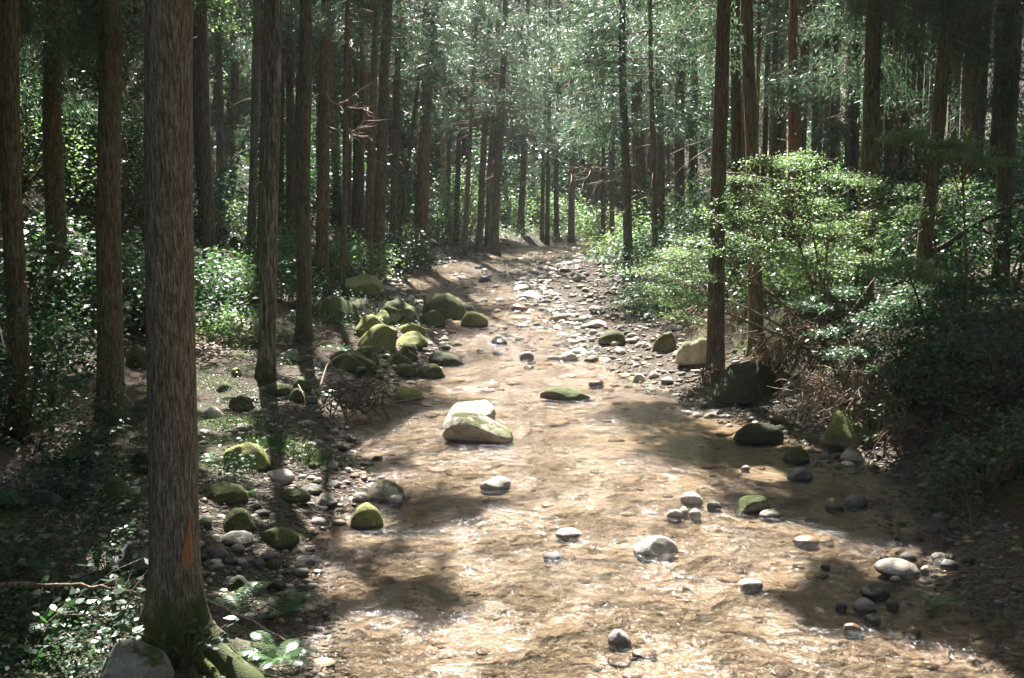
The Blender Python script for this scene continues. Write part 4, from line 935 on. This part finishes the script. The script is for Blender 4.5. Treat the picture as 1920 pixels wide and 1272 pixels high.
# layered maple on the right bank
def tiers(root, base, tips, mat, ln, wd, per, rad, thick=.05, fork=3):
    mains = []
    for k_, (T, r) in enumerate(tips):
        T = np.asarray(T) - base; s = np.array([rng.normal() * .1, rng.normal() * .08, 0]); main = k_ % 5 == 0; r0_ = .03
        if not main and mains:
            A = np.vstack(mains); A = A[A[:, 2] < max(T[2] * .85, .3)]
            if len(A): s = A[np.argmin(np.linalg.norm(A - T, axis=1))]; r0_ = .014
        mid = s * .45 + T * .55 + [0, 0, .12 * (T[2] - s[2])]
        mb = MB(); pp = [s, s * .75 + T * .25 + np.array([0, 0, .2]) * (T[2] - s[2]) + rng.normal(size=3) * .06, mid, T]
        tt = np.linspace(0, 1, 12); P3 = np.array([s * (1 - t) ** 3 + 3 * pp[1] * t * (1 - t) ** 2 + 3 * mid * t * t * (1 - t) + T * t ** 3 for t in tt])
        if main: mains.append(P3[2:9])
        mb.tube(P3, np.linspace(r0_, .005, 12), 6)
        C = []
        for q in range(9):
            i = rng.integers(6, 12); e = T + np.array([rng.normal() * r * .6, rng.normal() * r * .5, rng.normal() * thick * 1.5])
            mb.tube([P3[i], (P3[i] + e) / 2 + [0, 0, .03], e], [.008, .006, .003], 3, cap=False)
            for f in np.linspace(.4, 1.1, 6): C.append(P3[i] * (1 - f) + e * f)
        st = link('branch', mb.mesh('branch', BARK_TWIG), root)
        C = np.array(C); C[:, 2] = C[:, 2] * .4 + T[2] * .6 - .12 * ((C[:, 0] - T[0]) ** 2 + (C[:, 1] - T[1]) ** 2) / max(r, .2)
        V, Q = leafcloud(C, per, ln, wd, r * .24, 1.6, .3)
        link('foliage', mkmesh('foliage', V, Q, mat), st)
P = gp(1556, 668); P = np.array([P[0], P[1] + .6, gz(P[0], P[1] + .6)])
mp = empty('maple_tree', P); tag(mp, 'young layered maple with bright pale green leaves fanning over the right bank', 'tree')
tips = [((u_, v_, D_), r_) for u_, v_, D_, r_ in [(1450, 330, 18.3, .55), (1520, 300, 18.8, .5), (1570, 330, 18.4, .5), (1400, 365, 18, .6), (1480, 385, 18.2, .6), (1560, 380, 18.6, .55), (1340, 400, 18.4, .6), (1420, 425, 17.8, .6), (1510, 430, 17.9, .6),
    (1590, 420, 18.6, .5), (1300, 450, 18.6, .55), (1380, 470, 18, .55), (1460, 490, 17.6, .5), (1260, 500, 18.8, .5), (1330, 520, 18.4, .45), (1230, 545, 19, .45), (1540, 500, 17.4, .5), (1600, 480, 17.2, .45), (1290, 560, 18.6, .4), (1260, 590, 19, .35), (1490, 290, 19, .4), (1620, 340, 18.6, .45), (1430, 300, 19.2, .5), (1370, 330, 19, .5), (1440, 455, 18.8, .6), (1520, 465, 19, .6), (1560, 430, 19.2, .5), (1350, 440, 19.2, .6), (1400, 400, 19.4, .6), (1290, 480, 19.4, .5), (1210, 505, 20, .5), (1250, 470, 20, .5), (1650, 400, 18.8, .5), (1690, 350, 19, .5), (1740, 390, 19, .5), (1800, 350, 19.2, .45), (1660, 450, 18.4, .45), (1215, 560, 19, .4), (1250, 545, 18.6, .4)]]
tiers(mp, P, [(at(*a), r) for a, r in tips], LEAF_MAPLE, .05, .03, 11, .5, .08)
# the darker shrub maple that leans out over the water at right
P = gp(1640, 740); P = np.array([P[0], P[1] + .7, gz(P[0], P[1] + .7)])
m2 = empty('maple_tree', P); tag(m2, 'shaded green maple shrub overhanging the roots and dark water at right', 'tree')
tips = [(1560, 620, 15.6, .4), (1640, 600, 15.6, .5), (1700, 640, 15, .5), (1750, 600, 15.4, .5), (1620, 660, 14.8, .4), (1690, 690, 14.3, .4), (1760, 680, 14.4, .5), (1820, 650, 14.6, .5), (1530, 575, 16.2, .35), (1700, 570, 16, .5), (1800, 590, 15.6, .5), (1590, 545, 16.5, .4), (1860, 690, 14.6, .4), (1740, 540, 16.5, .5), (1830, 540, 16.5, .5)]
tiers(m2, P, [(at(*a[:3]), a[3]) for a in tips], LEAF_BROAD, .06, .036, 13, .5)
# bright young sprays in front of the trunks at right
for k_, (u_, v_, D_, r_, bx, by) in enumerate([(1720, 245, 15.5, .4, 1760, 600), (1690, 490, 15.5, .5, 1745, 650), (1800, 275, 15.5, .45, 1790, 620)]):
    P = at(bx, by, D_ + .5); P[2] = gz(P[0], P[1]); r0 = empty('sapling', P)
    tag(r0, ['sapling with vivid green leaves high before the thick brown right hand cedar', 'sapling holding one flat yellow green spray across the thick brown cedar', 'sapling with vivid leaves beside the leaning dark cedar'][k_], 'sapling')
    tiers(r0, P, [(at(u_, v_, D_), r_), (at(u_ + 50, v_ + 25, D_ + .2), r_ * .8), (at(u_ - 35, v_ + 15, D_ - .2), r_ * .7)], LEAF_MAPLE, .05, .032, 14, .4)
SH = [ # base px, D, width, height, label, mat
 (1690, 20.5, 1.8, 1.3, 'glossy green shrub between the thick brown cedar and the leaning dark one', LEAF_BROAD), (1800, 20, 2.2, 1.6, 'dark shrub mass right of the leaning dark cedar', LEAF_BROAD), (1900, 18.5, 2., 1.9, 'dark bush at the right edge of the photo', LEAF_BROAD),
 (1560, 20, 1.8, 1.2, 'pale leaved shrub behind the maple stems', LEAF_MAPLE), (1480, 21.5, 1.8, 1.1, 'lit shrub at the foot of the orange lit trunk', LEAF_MAPLE), (1610, 23, 2.2, 1.5, 'lit shrub behind the thick brown right hand cedar', LEAF_MAPLE), (1850, 24, 2.6, 2.2, 'lit shrub between the two trunks near the right edge', LEAF_BROAD), (1700, 25, 2.6, 2., 'sunlit shrub seen behind the leaning dark cedar', LEAF_MAPLE), (1380, 23.5, 1.6, 1.2, 'shrub between the two tall right bank cedars', LEAF_BROAD), (1310, 25, 2., 1.4, 'shrub over the pale grey boulder', LEAF_BROAD),
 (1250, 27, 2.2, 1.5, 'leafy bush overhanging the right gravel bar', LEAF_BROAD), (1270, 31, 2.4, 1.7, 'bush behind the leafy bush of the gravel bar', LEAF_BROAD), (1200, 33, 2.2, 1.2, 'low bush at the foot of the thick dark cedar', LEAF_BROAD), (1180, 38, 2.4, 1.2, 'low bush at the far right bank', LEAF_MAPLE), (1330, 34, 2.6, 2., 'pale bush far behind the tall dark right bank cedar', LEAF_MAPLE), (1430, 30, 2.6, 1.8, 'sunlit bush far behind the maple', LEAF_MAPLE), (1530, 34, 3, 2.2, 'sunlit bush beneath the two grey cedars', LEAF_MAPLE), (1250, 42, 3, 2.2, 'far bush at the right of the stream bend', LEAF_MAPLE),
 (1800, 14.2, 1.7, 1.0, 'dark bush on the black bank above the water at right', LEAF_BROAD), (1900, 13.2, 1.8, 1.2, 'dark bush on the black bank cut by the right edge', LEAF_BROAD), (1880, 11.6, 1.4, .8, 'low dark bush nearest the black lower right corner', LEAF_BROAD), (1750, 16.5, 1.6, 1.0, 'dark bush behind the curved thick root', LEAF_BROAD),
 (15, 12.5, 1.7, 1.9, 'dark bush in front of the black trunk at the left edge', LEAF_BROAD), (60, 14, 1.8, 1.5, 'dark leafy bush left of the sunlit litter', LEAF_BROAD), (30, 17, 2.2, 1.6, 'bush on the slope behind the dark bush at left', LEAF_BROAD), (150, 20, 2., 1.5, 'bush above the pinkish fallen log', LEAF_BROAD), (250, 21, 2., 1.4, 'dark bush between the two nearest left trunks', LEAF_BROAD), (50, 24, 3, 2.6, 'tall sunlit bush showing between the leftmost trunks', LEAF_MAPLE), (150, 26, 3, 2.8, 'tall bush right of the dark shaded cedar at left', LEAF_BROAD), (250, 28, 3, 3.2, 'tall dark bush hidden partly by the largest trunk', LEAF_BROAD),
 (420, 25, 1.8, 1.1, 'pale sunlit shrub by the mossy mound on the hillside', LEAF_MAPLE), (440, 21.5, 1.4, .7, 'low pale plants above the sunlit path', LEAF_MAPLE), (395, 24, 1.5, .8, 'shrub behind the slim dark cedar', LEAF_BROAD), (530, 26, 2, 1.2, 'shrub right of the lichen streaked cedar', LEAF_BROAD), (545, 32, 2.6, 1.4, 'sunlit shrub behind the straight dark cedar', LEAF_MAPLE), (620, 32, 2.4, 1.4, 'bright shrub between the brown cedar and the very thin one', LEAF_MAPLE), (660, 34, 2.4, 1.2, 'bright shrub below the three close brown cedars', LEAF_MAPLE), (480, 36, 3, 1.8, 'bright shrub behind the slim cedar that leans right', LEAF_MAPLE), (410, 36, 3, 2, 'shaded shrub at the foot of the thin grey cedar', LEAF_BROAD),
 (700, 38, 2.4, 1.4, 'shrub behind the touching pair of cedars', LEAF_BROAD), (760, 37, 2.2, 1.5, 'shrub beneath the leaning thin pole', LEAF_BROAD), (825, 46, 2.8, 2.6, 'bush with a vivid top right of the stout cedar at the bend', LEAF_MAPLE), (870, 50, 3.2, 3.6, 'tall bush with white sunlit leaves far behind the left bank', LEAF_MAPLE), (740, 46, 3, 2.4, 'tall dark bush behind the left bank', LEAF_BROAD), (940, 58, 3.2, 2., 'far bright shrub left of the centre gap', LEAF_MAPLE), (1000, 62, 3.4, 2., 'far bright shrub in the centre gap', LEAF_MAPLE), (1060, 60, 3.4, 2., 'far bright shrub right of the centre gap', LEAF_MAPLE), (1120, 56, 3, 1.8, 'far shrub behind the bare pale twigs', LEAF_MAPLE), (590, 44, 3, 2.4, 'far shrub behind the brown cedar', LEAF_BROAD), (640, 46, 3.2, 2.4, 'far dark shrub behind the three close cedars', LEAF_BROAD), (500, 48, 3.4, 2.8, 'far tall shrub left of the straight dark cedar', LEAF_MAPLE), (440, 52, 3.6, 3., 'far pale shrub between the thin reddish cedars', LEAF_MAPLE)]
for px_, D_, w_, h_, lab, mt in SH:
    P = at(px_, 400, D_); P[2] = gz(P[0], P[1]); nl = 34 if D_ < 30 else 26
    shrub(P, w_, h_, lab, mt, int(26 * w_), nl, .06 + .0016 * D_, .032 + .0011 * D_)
# bushes of the hillsides: copies of four
proto = []
for q in range(4):
    proto.append(shrub((0, 0, 0), 2.6, 2.2, 'x', LEAF_BROAD, 60, 30, .13, .08, sp=.2))
def place(pr, loc, s, rz, lab, grp, first):
    r = pr if first else pr.copy()
    if not first:
        S.collection.objects.link(r)
        for ch in pr.children:
            c = ch.copy(); S.collection.objects.link(c); c.parent = r
    r.location = loc; r.scale = (s, s, s * rng.uniform(.8, 1.2)); r.rotation_euler = (0, 0, rz); tag(r, lab, 'shrub', grp)
used = [False] * 4; cnt = 0
PR = [(p, list(p.children)) for p in proto]
for _ in range(3000):
    if cnt >= 190: break
    y = rng.uniform(17, 92); x = rng.uniform(-30, 30); px_ = 960 + x / y * FP
    if not (-80 < px_ < 2000): continue
    dlf = float(Lx(y)) - x; drt = x - float(Rx(y))
    if max(dlf, drt) < (4.8 if y < 50 else 3) and y < 75: continue
    if 1100 < px_ and y < 26: continue
    if not free(x, y, .7): continue
    side = 'l' if dlf > 0 else 'r'
    lab, grp = {'l': ('leafy bush among the trunks high on the left hillside', 'bushes of the left hillside'), 'r': ('leafy bush among the trunks far back on the right side', 'bushes far back on the right')}[side]
    q = rng.integers(4); s = rng.uniform(.8, 1.5) * (1.25 if y > 55 else 1)
    place(proto[q], (x, y, gz(x, y) - .1), s, rng.uniform(0, 6.28), lab, grp, not used[q]); used[q] = True; cnt += 1
# ferns
def fern(P, R, nf, label, mat=LEAF_FERN, lift=.6, aim=None, name='fern', group=None):
    nf = int(nf * 1.4)
    root = empty(name, P); tag(root, label, 'fern', group)
    for q in range(nf):
        a = rng.uniform(0, 6.28) if aim is None else aim + rng.normal() * .5; L = R * rng.uniform(.75, 1.1); ml = lift * rng.uniform(.6, 1.2)
        t = np.linspace(0, 1, 26); rr = L * t; zz = L * (ml * np.sin(t * 2.1) * .8 - .12 * t)
        Pm = np.stack([np.cos(a) * rr, np.sin(a) * rr, zz], -1); T = unit(np.gradient(Pm, axis=0)); sd_ = np.array([-math.sin(a), math.cos(a), 0])
        m = MB(); m.tube(Pm, np.linspace(.004, .0015, 26), 3, cap=False)
        st = np.arange(3, 26); wl_ = L * .26 * np.sin(np.clip((t[st] * .95 + .08), 0, 1) * math.pi) ** .7
        for s_ in (1, -1):
            c = Pm[st]; d = unit(sd_ * s_ + T[st] * .35 + [0, 0, -.1] + rng.normal(size=(len(st), 3)) * .05); nn = np.cross(T[st], sd_) + [0, 0, .01]
            V, Q = leaves(c, d, nn * np.sign(nn[:, 2:3] + 1e-6), wl_, L * .035, .05); m.add(V, Q)
        link('frond', m.mesh('frond', mat, False), root)
    return root
def G(u, v, dz=.02): p = gp(u, v); p[2] += dz; return p
fern(G(452, 1150), .34, 8, 'pale green fern fanned out below the dark mossy stone'); fern(G(535, 1158), .3, 7, 'darker fern beside the near left water edge'); fern(G(520, 1262, .08), .3, 9, 'almost white sunlit fern at the bottom edge by the roots')
fern(G(610, 745), .3, 5, 'little fern at the left of the root tangle'); fern(G(560, 680), .4, 7, 'bluish fern right of the lichen streaked cedar'); fern(G(640, 668), .35, 7, 'fern growing on the leafy mossy rock')
fern(G(180, 830), .45, 8, 'shaded fern at the foot of the dark trunk left of the largest one'); fern(G(140, 870), .4, 8, 'shaded fern in the leaves at left'); fern(G(440, 620), .35, 7, 'small fern above the sunlit path'); fern(G(1745, 1140), .25, 7, 'dark green tuft at the right end of the lower right cluster')
for u_, v_, r_, lab in [(400, 870, .22, 'tiny fern left of the round bright mossy boulder'), (470, 930, .2, 'tiny fern between the mossy humps right of the largest trunk'), (95, 800, .45, 'dark fern beside the shaded path at far left'), (250, 770, .3, 'fern between the two nearest left trunks below the mossy boulder'), (560, 600, .4, 'fern left of the straight dark cedar'), (500, 560, .5, 'sunlit fern behind the lichen streaked cedar'), (670, 700, .25, 'fern at the water edge above the root tangle'), (30, 950, .4, 'dark fern at the far left edge'), (230, 940, .3, 'dark fern hard left of the largest trunk')]:
    fern(G(u_, v_), r_, 6, lab)
fern(G(1500, 620), .4, 7, 'fern on the edge of the right bank'); fern(G(300, 880), .3, 6, 'fern behind the largest trunk')
def grass(P, R, n, label, L=.2, mat=LEAF_GRASS, name='grass_tuft'):
    c = rng.normal(size=(n, 3)) * [R * .45, R * .3, 0] ; c[:, 2] = hgt(P[0] + c[:, 0], P[1] + c[:, 1]) - P[2]
    d = unit(rng.normal(size=(n, 3)) * [.7, .7, .2] + [0, 0, .8]); V, Q = leaves(c, d, rdir(n), L * rng.uniform(.6, 1.2, n), .012, .1)
    o = link(name, mkmesh(name, V, Q, mat), None, P); tag(o, label, 'grass'); return o
grass(G(580, 862), .55, 300, 'bright green grass tuft at the left water edge below the root tangle'); grass(G(500, 835), .5, 260, 'thin grass left of the bright tuft'); grass(G(450, 800), .6, 260, 'sparse grass on the mossy bank beneath the path'); grass(G(520, 1005), .35, 160, 'short grass growing on the dark green mossy mound', .07)
# broad leaved plants in the lower left corner
def leafy(P, n, label, ln=.07, up=.35, R=.3, name='leafy_plant'):
    root = empty(name, P); tag(root, label, 'plant'); mb = MB(); C = []
    for q in range(n):
        e = np.array([rng.normal() * R, rng.normal() * R, up * rng.uniform(.5, 1.2)]); mb.tube([(0, 0, 0), e * .5 + [0, 0, .06], e], [.005, .004, .002], 4)
        for t in (.6, .8, 1.): C.append(e * t)
    link('stems', mb.mesh('stems', BARK_TWIG), root)
    C = np.repeat(np.array(C), 2, 0); k = len(C)
    # rounder six sided leaves
    D = unit(rng.normal(size=(k, 3)) * [1, 1, .3]); N_ = unit(rng.normal(size=(k, 3)) * .35 + [0, -.3, 1]); s = unit(np.cross(D, N_)); L_ = (ln * rng.uniform(.7, 1.3, k))[:, None]
    V = np.stack([C, C + D * L_ * .2 + s * L_ * .28, C + D * L_ * .55 + s * L_ * .3, C + D * L_ * 1.05, C + D * L_ * .55 - s * L_ * .3, C + D * L_ * .2 - s * L_ * .28], 1).reshape(-1, 3)
    link('leaf_cluster', mkmesh('leaf_cluster', V, np.arange(len(V)).reshape(-1, 6), LEAF_BROAD), root)
for u_, v_, n_, lab in [(200, 1090, 12, 'broad leaved plant with two white sunlit leaves left of the largest trunk'), (215, 1190, 12, 'broad leaved plant with glossy pale leaves behind the corner boulder'), (110, 1150, 14, 'shaded broad leaved plant beside the foreground stick'), (60, 1230, 14, 'dark broad leaved plant in the bottom left corner'), (40, 1080, 14, 'dark broad leaved plant above the foreground stick'), (150, 1000, 10, 'low plant in front of the mossy mound at left'), (60, 860, 12, 'low dark plant by the shaded path'), (130, 940, 12, 'low dark plant between the dark stone and the mossy mound'), (350, 1262, 10, 'small green plant growing on the mossy root flare'), (1460, 640, 12, 'glossy plant in the litter of the right bank'), (1540, 690, 12, 'glossy plant hanging at the top of the root bank')]:
    leafy(G(u_, v_), n_, lab)
# ------------------------------------------------------------------ roots, logs, twigs
def tangle(u0, v0, u1, v1, n, label, mat=BARK_TWIG, r=(.004, .016), D=None, wild=.6, name='root_tangle'):
    cen = gp((u0 + u1) / 2, v1) if D is None else at((u0 + u1) / 2, (v0 + v1) / 2, D)
    Dd = cen[1]; w = (u1 - u0) * Dd / FP; h = (v1 - v0) * Dd / FP
    mb = MB()
    for q in range(n):
        s = np.array([rng.uniform(-.5, .5) * w, rng.normal() * .15 * w * .5, h * rng.uniform(.3, 1.)]); d = np.array([rng.normal() * wild, rng.normal() * .4 - .2, -rng.uniform(.2, 1)]); L = h * rng.uniform(.5, 1.3)
        P_ = [s]; 
        for t in range(7):
            d = d + rng.normal(size=3) * .32 + [0, 0, -.06]; P_.append(P_[-1] + unit(d) * L / 7)
        rr = rng.uniform(*r); mb.tube(P_, np.linspace(rr, rr * .3, 8), 4)
    o = link(name, mb.mesh(name, mat), None, (cen[0], cen[1], cen[2])); tag(o, label, 'roots'); return o
tangle(604, 706, 728, 788, 80, 'brown tangle of washed up roots at the left water edge', r=(.005, .02), wild=1.2)
tangle(1500, 690, 1620, 775, 150, 'pinkish brown mass of bare roots on the eroded right bank, left part', BARK_PALE); tangle(1600, 680, 1705, 790, 150, 'bare roots hanging from the eroded right bank, right part', BARK_PALE); tangle(1440, 600, 1560, 700, 90, 'dark roots and stems on the slope behind the huge dark boulder')
tangle(1650, 760, 1705, 850, 50, 'thin roots dangling in the dark at the end of the right bank'); tangle(1290, 560, 1400, 640, 60, 'roots at the bank edge under the orange edged cedar'); tangle(1300, 680, 1345, 735, 40, 'small roots around the foot of the tall dark right bank cedar'); tangle(1410, 620, 1480, 690, 60, 'twiggy roots beside the foot of the orange edged cedar')
def stick(pts, r, label, mat=BARK_TWIG, cat='branch', name='fallen_branch', group=None, fork=0):
    P_ = [np.asarray(p, float) for p in pts]; n = 14; t = np.linspace(0, len(P_) - 1, n); A = np.array(P_)
    Pm = np.stack([np.interp(t, range(len(P_)), A[:, k]) for k in range(3)], -1); Pm[1:-1] = (Pm[:-2] + Pm[1:-1] * 2 + Pm[2:]) / 4 + rng.normal(size=(n - 2, 3)) * r * .4
    o0 = Pm[0].copy(); mb = MB(); mb.tube(Pm - o0, np.linspace(r, r * .45, n), 8, wob=.12)
    for q in range(fork):
        i = rng.integers(3, n - 2); d = unit(Pm[i + 1] - Pm[i] + rng.normal(size=3) * .6) * rng.uniform(.1, .25) * np.linalg.norm(Pm[-1] - Pm[0])
        mb.tube([Pm[i] - o0, Pm[i] - o0 + d * .5 + rng.normal(size=3) * .01, Pm[i] - o0 + d], [r * .6, r * .4, r * .2], 5)
    o = link(name, mb.mesh(name, mat), None, o0); tag(o, label, cat, group); return o
def GG(u, v, dz): p = gp(u, v); return p + [0, 0, dz]
stick([at(-20, 1096, 7.1), at(120, 1096, 7.15), at(200, 1102, 7.2), at(262, 1116, 7.3)], .016, 'brown stick lying level from the left edge to the largest trunk', fork=2)
stick([GG(385, 1140, .06), GG(440, 1165, .07), GG(500, 1190, .05), GG(572, 1232, .0)], .014, 'grey branch slanting from the root flare down to the water', BARK_PALE, fork=1)
stick([GG(82, 438, .14), GG(112, 448, .14), GG(148, 462, .12)], .13, 'thick pinkish fallen log on the hillside at left', BARK_PALE, 'log', 'fallen_log')
stick([GG(250, 572, .1), GG(278, 594, .08)], .07, 'broken log end peeping out behind the largest trunk', BARK_PALE, 'log', 'fallen_log')
stick([at(1742, 478, 19.0), at(1800, 440, 18.8), at(1850, 410, 18.6), at(1925, 375, 18.4)], .06, 'fallen bough leaning against the dark cedar at right', BARK, fork=2)
stick([at(1690, 720, 14.3), at(1706, 745, 14.2), at(1695, 775, 14.1), at(1660, 795, 14)], .03, 'curved thick root at the end of the right root bank', BARK_TWIG, 'root', 'exposed_root')
stick([GG(1790, 960, .35), GG(1788, 940, .45), GG(1815, 985, .2), GG(1830, 1020, .0)], .014, 'mossy curved twig standing in the dark water at right', BARK_MOSS, fork=2)
stick([at(1440, 752, 17.2), at(1470, 725, 17), at(1510, 706, 16.8)], .016, 'bent root arching over the sand by the huge dark boulder', BARK_TWIG, 'root', 'exposed_root')
stick([at(1618, 700, 15), at(1622, 660, 15), at(1640, 615, 15)], .012, 'pale upright twig on the right bank', BARK_PALE); stick([GG(1160, 700, .1), GG(1230, 660, .4), GG(1280, 620, .7)], .014, 'thin branch rising from the gravel bar to the mossy boulder')
stick([GG(648, 645, .3), GG(700, 650, .35), GG(745, 648, .3)], .012, 'thin bare branch lying over the green boulder pile', BARK_PALE); stick([GG(700, 770, .08), GG(760, 765, .12), GG(815, 770, .05)], .016, 'flat brown branch reaching from the root tangle over the water')
stick([GG(585, 742, .1), GG(600, 770, .12), GG(622, 795, .05)], .014, 'pale curved twig left of the root tangle', BARK_PALE); stick([GG(560, 745, .2), GG(575, 765, .1), GG(560, 780, .05)], .01, 'short pale twig left of the curved one', BARK_PALE)
stick([GG(600, 765, .3), GG(615, 725, .42), GG(650, 702, .4), GG(690, 712, .2)], .014, 'arched pale root over the top of the root tangle', BARK_PALE, 'root', 'exposed_root')
for a in [(95, 560, 105, 525), (80, 655, 125, 625), (100, 640, 130, 660), (60, 1180, 160, 1225), (100, 1010, 180, 1085), (170, 1130, 240, 1180), (380, 655, 470, 640), (395, 700, 460, 690), (530, 770, 570, 772), (60, 1000, 120, 1005), (1570, 700, 1600, 740), (1560, 610, 1530, 660), (1640, 690, 1680, 720), (1370, 665, 1330, 690), (560, 640, 625, 690), (575, 660, 640, 640), (990, 770, 925, 760), (700, 925, 640, 905)]:
    stick([GG(a[0], a[1], .04), GG((a[0] + a[2]) / 2, (a[1] + a[3]) / 2, .1), GG(a[2], a[3], .03)], rng.uniform(.006, .011), 'thin bare twig lying on the forest floor or the stones', [BARK_PALE, BARK_TWIG][rng.integers(2)], 'twig', 'fallen_twig', 'twigs lying about the banks', 1)
# ------------------------------------------------------------------ ground cover and litter
def scatter_xy(n, reg):
    out = []
    x0, x1, y0, y1 = reg; y = y0 + (y1 - y0) * rng.random(n) ** 1.4; x = rng.uniform(x0, x1, n)
    px_ = 960 + x / np.maximum(y, .5) * FP; dl = Lx(y) - x; dr = x - Rx(y) - np.interp(y, GY, GW)
    return x, y, dl, dr, px_
def cover(name, label, n, reg, dens, mat, ln, wd, h, up, cat, grow=.05):
    x, y, dl, dr, px_ = scatter_xy(n, reg)
    k = (px_ > -150) & (px_ < 2070) & (y > 4.2) & (rng.random(n) < dens(x, y, dl, dr)); x, y = x[k], y[k]; m = len(x)
    z = hgt(x, y) + rng.uniform(.0, 1, m) ** 1.5 * h * np.clip(y / 16, .7, 2.5)
    C = np.stack([x, y, z], -1); d = unit(rng.normal(size=(m, 3)) * [1, 1, .3] + [0, 0, up]); s = rng.uniform(.6, 1.3, m) * np.clip(y * grow, .6, 3.2)
    V, Q = leaves(C, d, unit(rng.normal(size=(m, 3)) * .5 + [0, -.15, 1]), ln * s, wd * s, .1)
    tag(link(name, mkmesh(name, V, Q, mat)), label, cat, kind='stuff'); print(name, m)
def dcov(x, y, dl, dr):
    nn = n2(x, y, .7, 41) + .5 * n2(x, y, 2.2, 42); pth_ = np.abs(dl - (3.9 + .3 * np.sin(y * .35))) < .5
    a = np.where(dl > 0, np.clip((dl - .5) / 2.5, 0, 1), 0) + np.where(dr > .2, .9, 0)
    a = np.where((y < 11.5) & (dl > 1.1), .95, a)
    return np.clip(nn * 1.6 + .45, 0, 1) * a * np.where(pth_ & (y < 26), .12, 1)
cover('ground_cover', 'leafy herbs crowding the shaded lower left bank', 60000, (-8, -1.6, 4.2, 13), lambda x, y, dl, dr: (dl > 1.15) * (np.abs(dl - 4.) > .5) * np.clip(n2(x, y, 1.1, 47) * 1.6 + .75, 0, 1), LEAF_BROAD, .075, .05, .3, .1, 'ground cover')
cover('ground_cover', 'small green leaves covering the forest floor', 200000, (-17, 17, 4, 34), dcov, LEAF_BROAD, .05, .03, .16, .15, 'ground cover')
cover('ground_cover', 'pale green herbs covering the far forest floor', 150000, (-30, 30, 24, 95), lambda x, y, dl, dr: np.clip(n2(x, y, .4, 43) * 1.5 + .6, 0, 1) * ((dl > .5) | (dr > .3)), LEAF_MAPLE, .05, .034, .2, .2, 'ground cover', .04)
cover('moss_and_herbs', 'fine moss and tiny herbs on the left bank', 150000, (-7, -1, 5, 20), lambda x, y, dl, dr: (dl > .15) * np.clip(n2(x, y, 1.2, 44) * 2 + .45, 0, 1), LEAF_GRASS, .026, .015, .03, .6, 'moss')
cover('leaf_litter', 'brown needle and twig litter on the banks', 130000, (-12, 12, 5, 34), lambda x, y, dl, dr: ((dl > .25) | (dr > .1)) * np.clip(n2(x, y, 1., 45) * 1.4 + .5, 0, 1), LITTER, .07, .008, .012, .08, 'leaf litter')

# ------------------------------------------------------------------ haze
m_, nt, N, out = M('haze')
pv = N('VolumePrincipled', i={'Color': (.85, .93, 1, 1), 'Density': .0003, 'Anisotropy': .3}); nt.links.new(pv.outputs[0], out.inputs['Volume'])  # thin volume added to lift the far tones, as lens glow would
V = np.array([[x, y, z] for z in (-1.3, 60) for y in (-35, 135) for x in (-75, 75)], float)
me = mkmesh('haze', V, np.array([[0, 2, 3, 1], [4, 5, 7, 6], [0, 1, 5, 4], [2, 6, 7, 3], [0, 4, 6, 2], [1, 3, 7, 5]]), m_)
tag(link('haze', me), 'pale haze added to brighten the distance like lens glow', 'haze', kind='stuff')
S.cycles.volume_bounces = 0
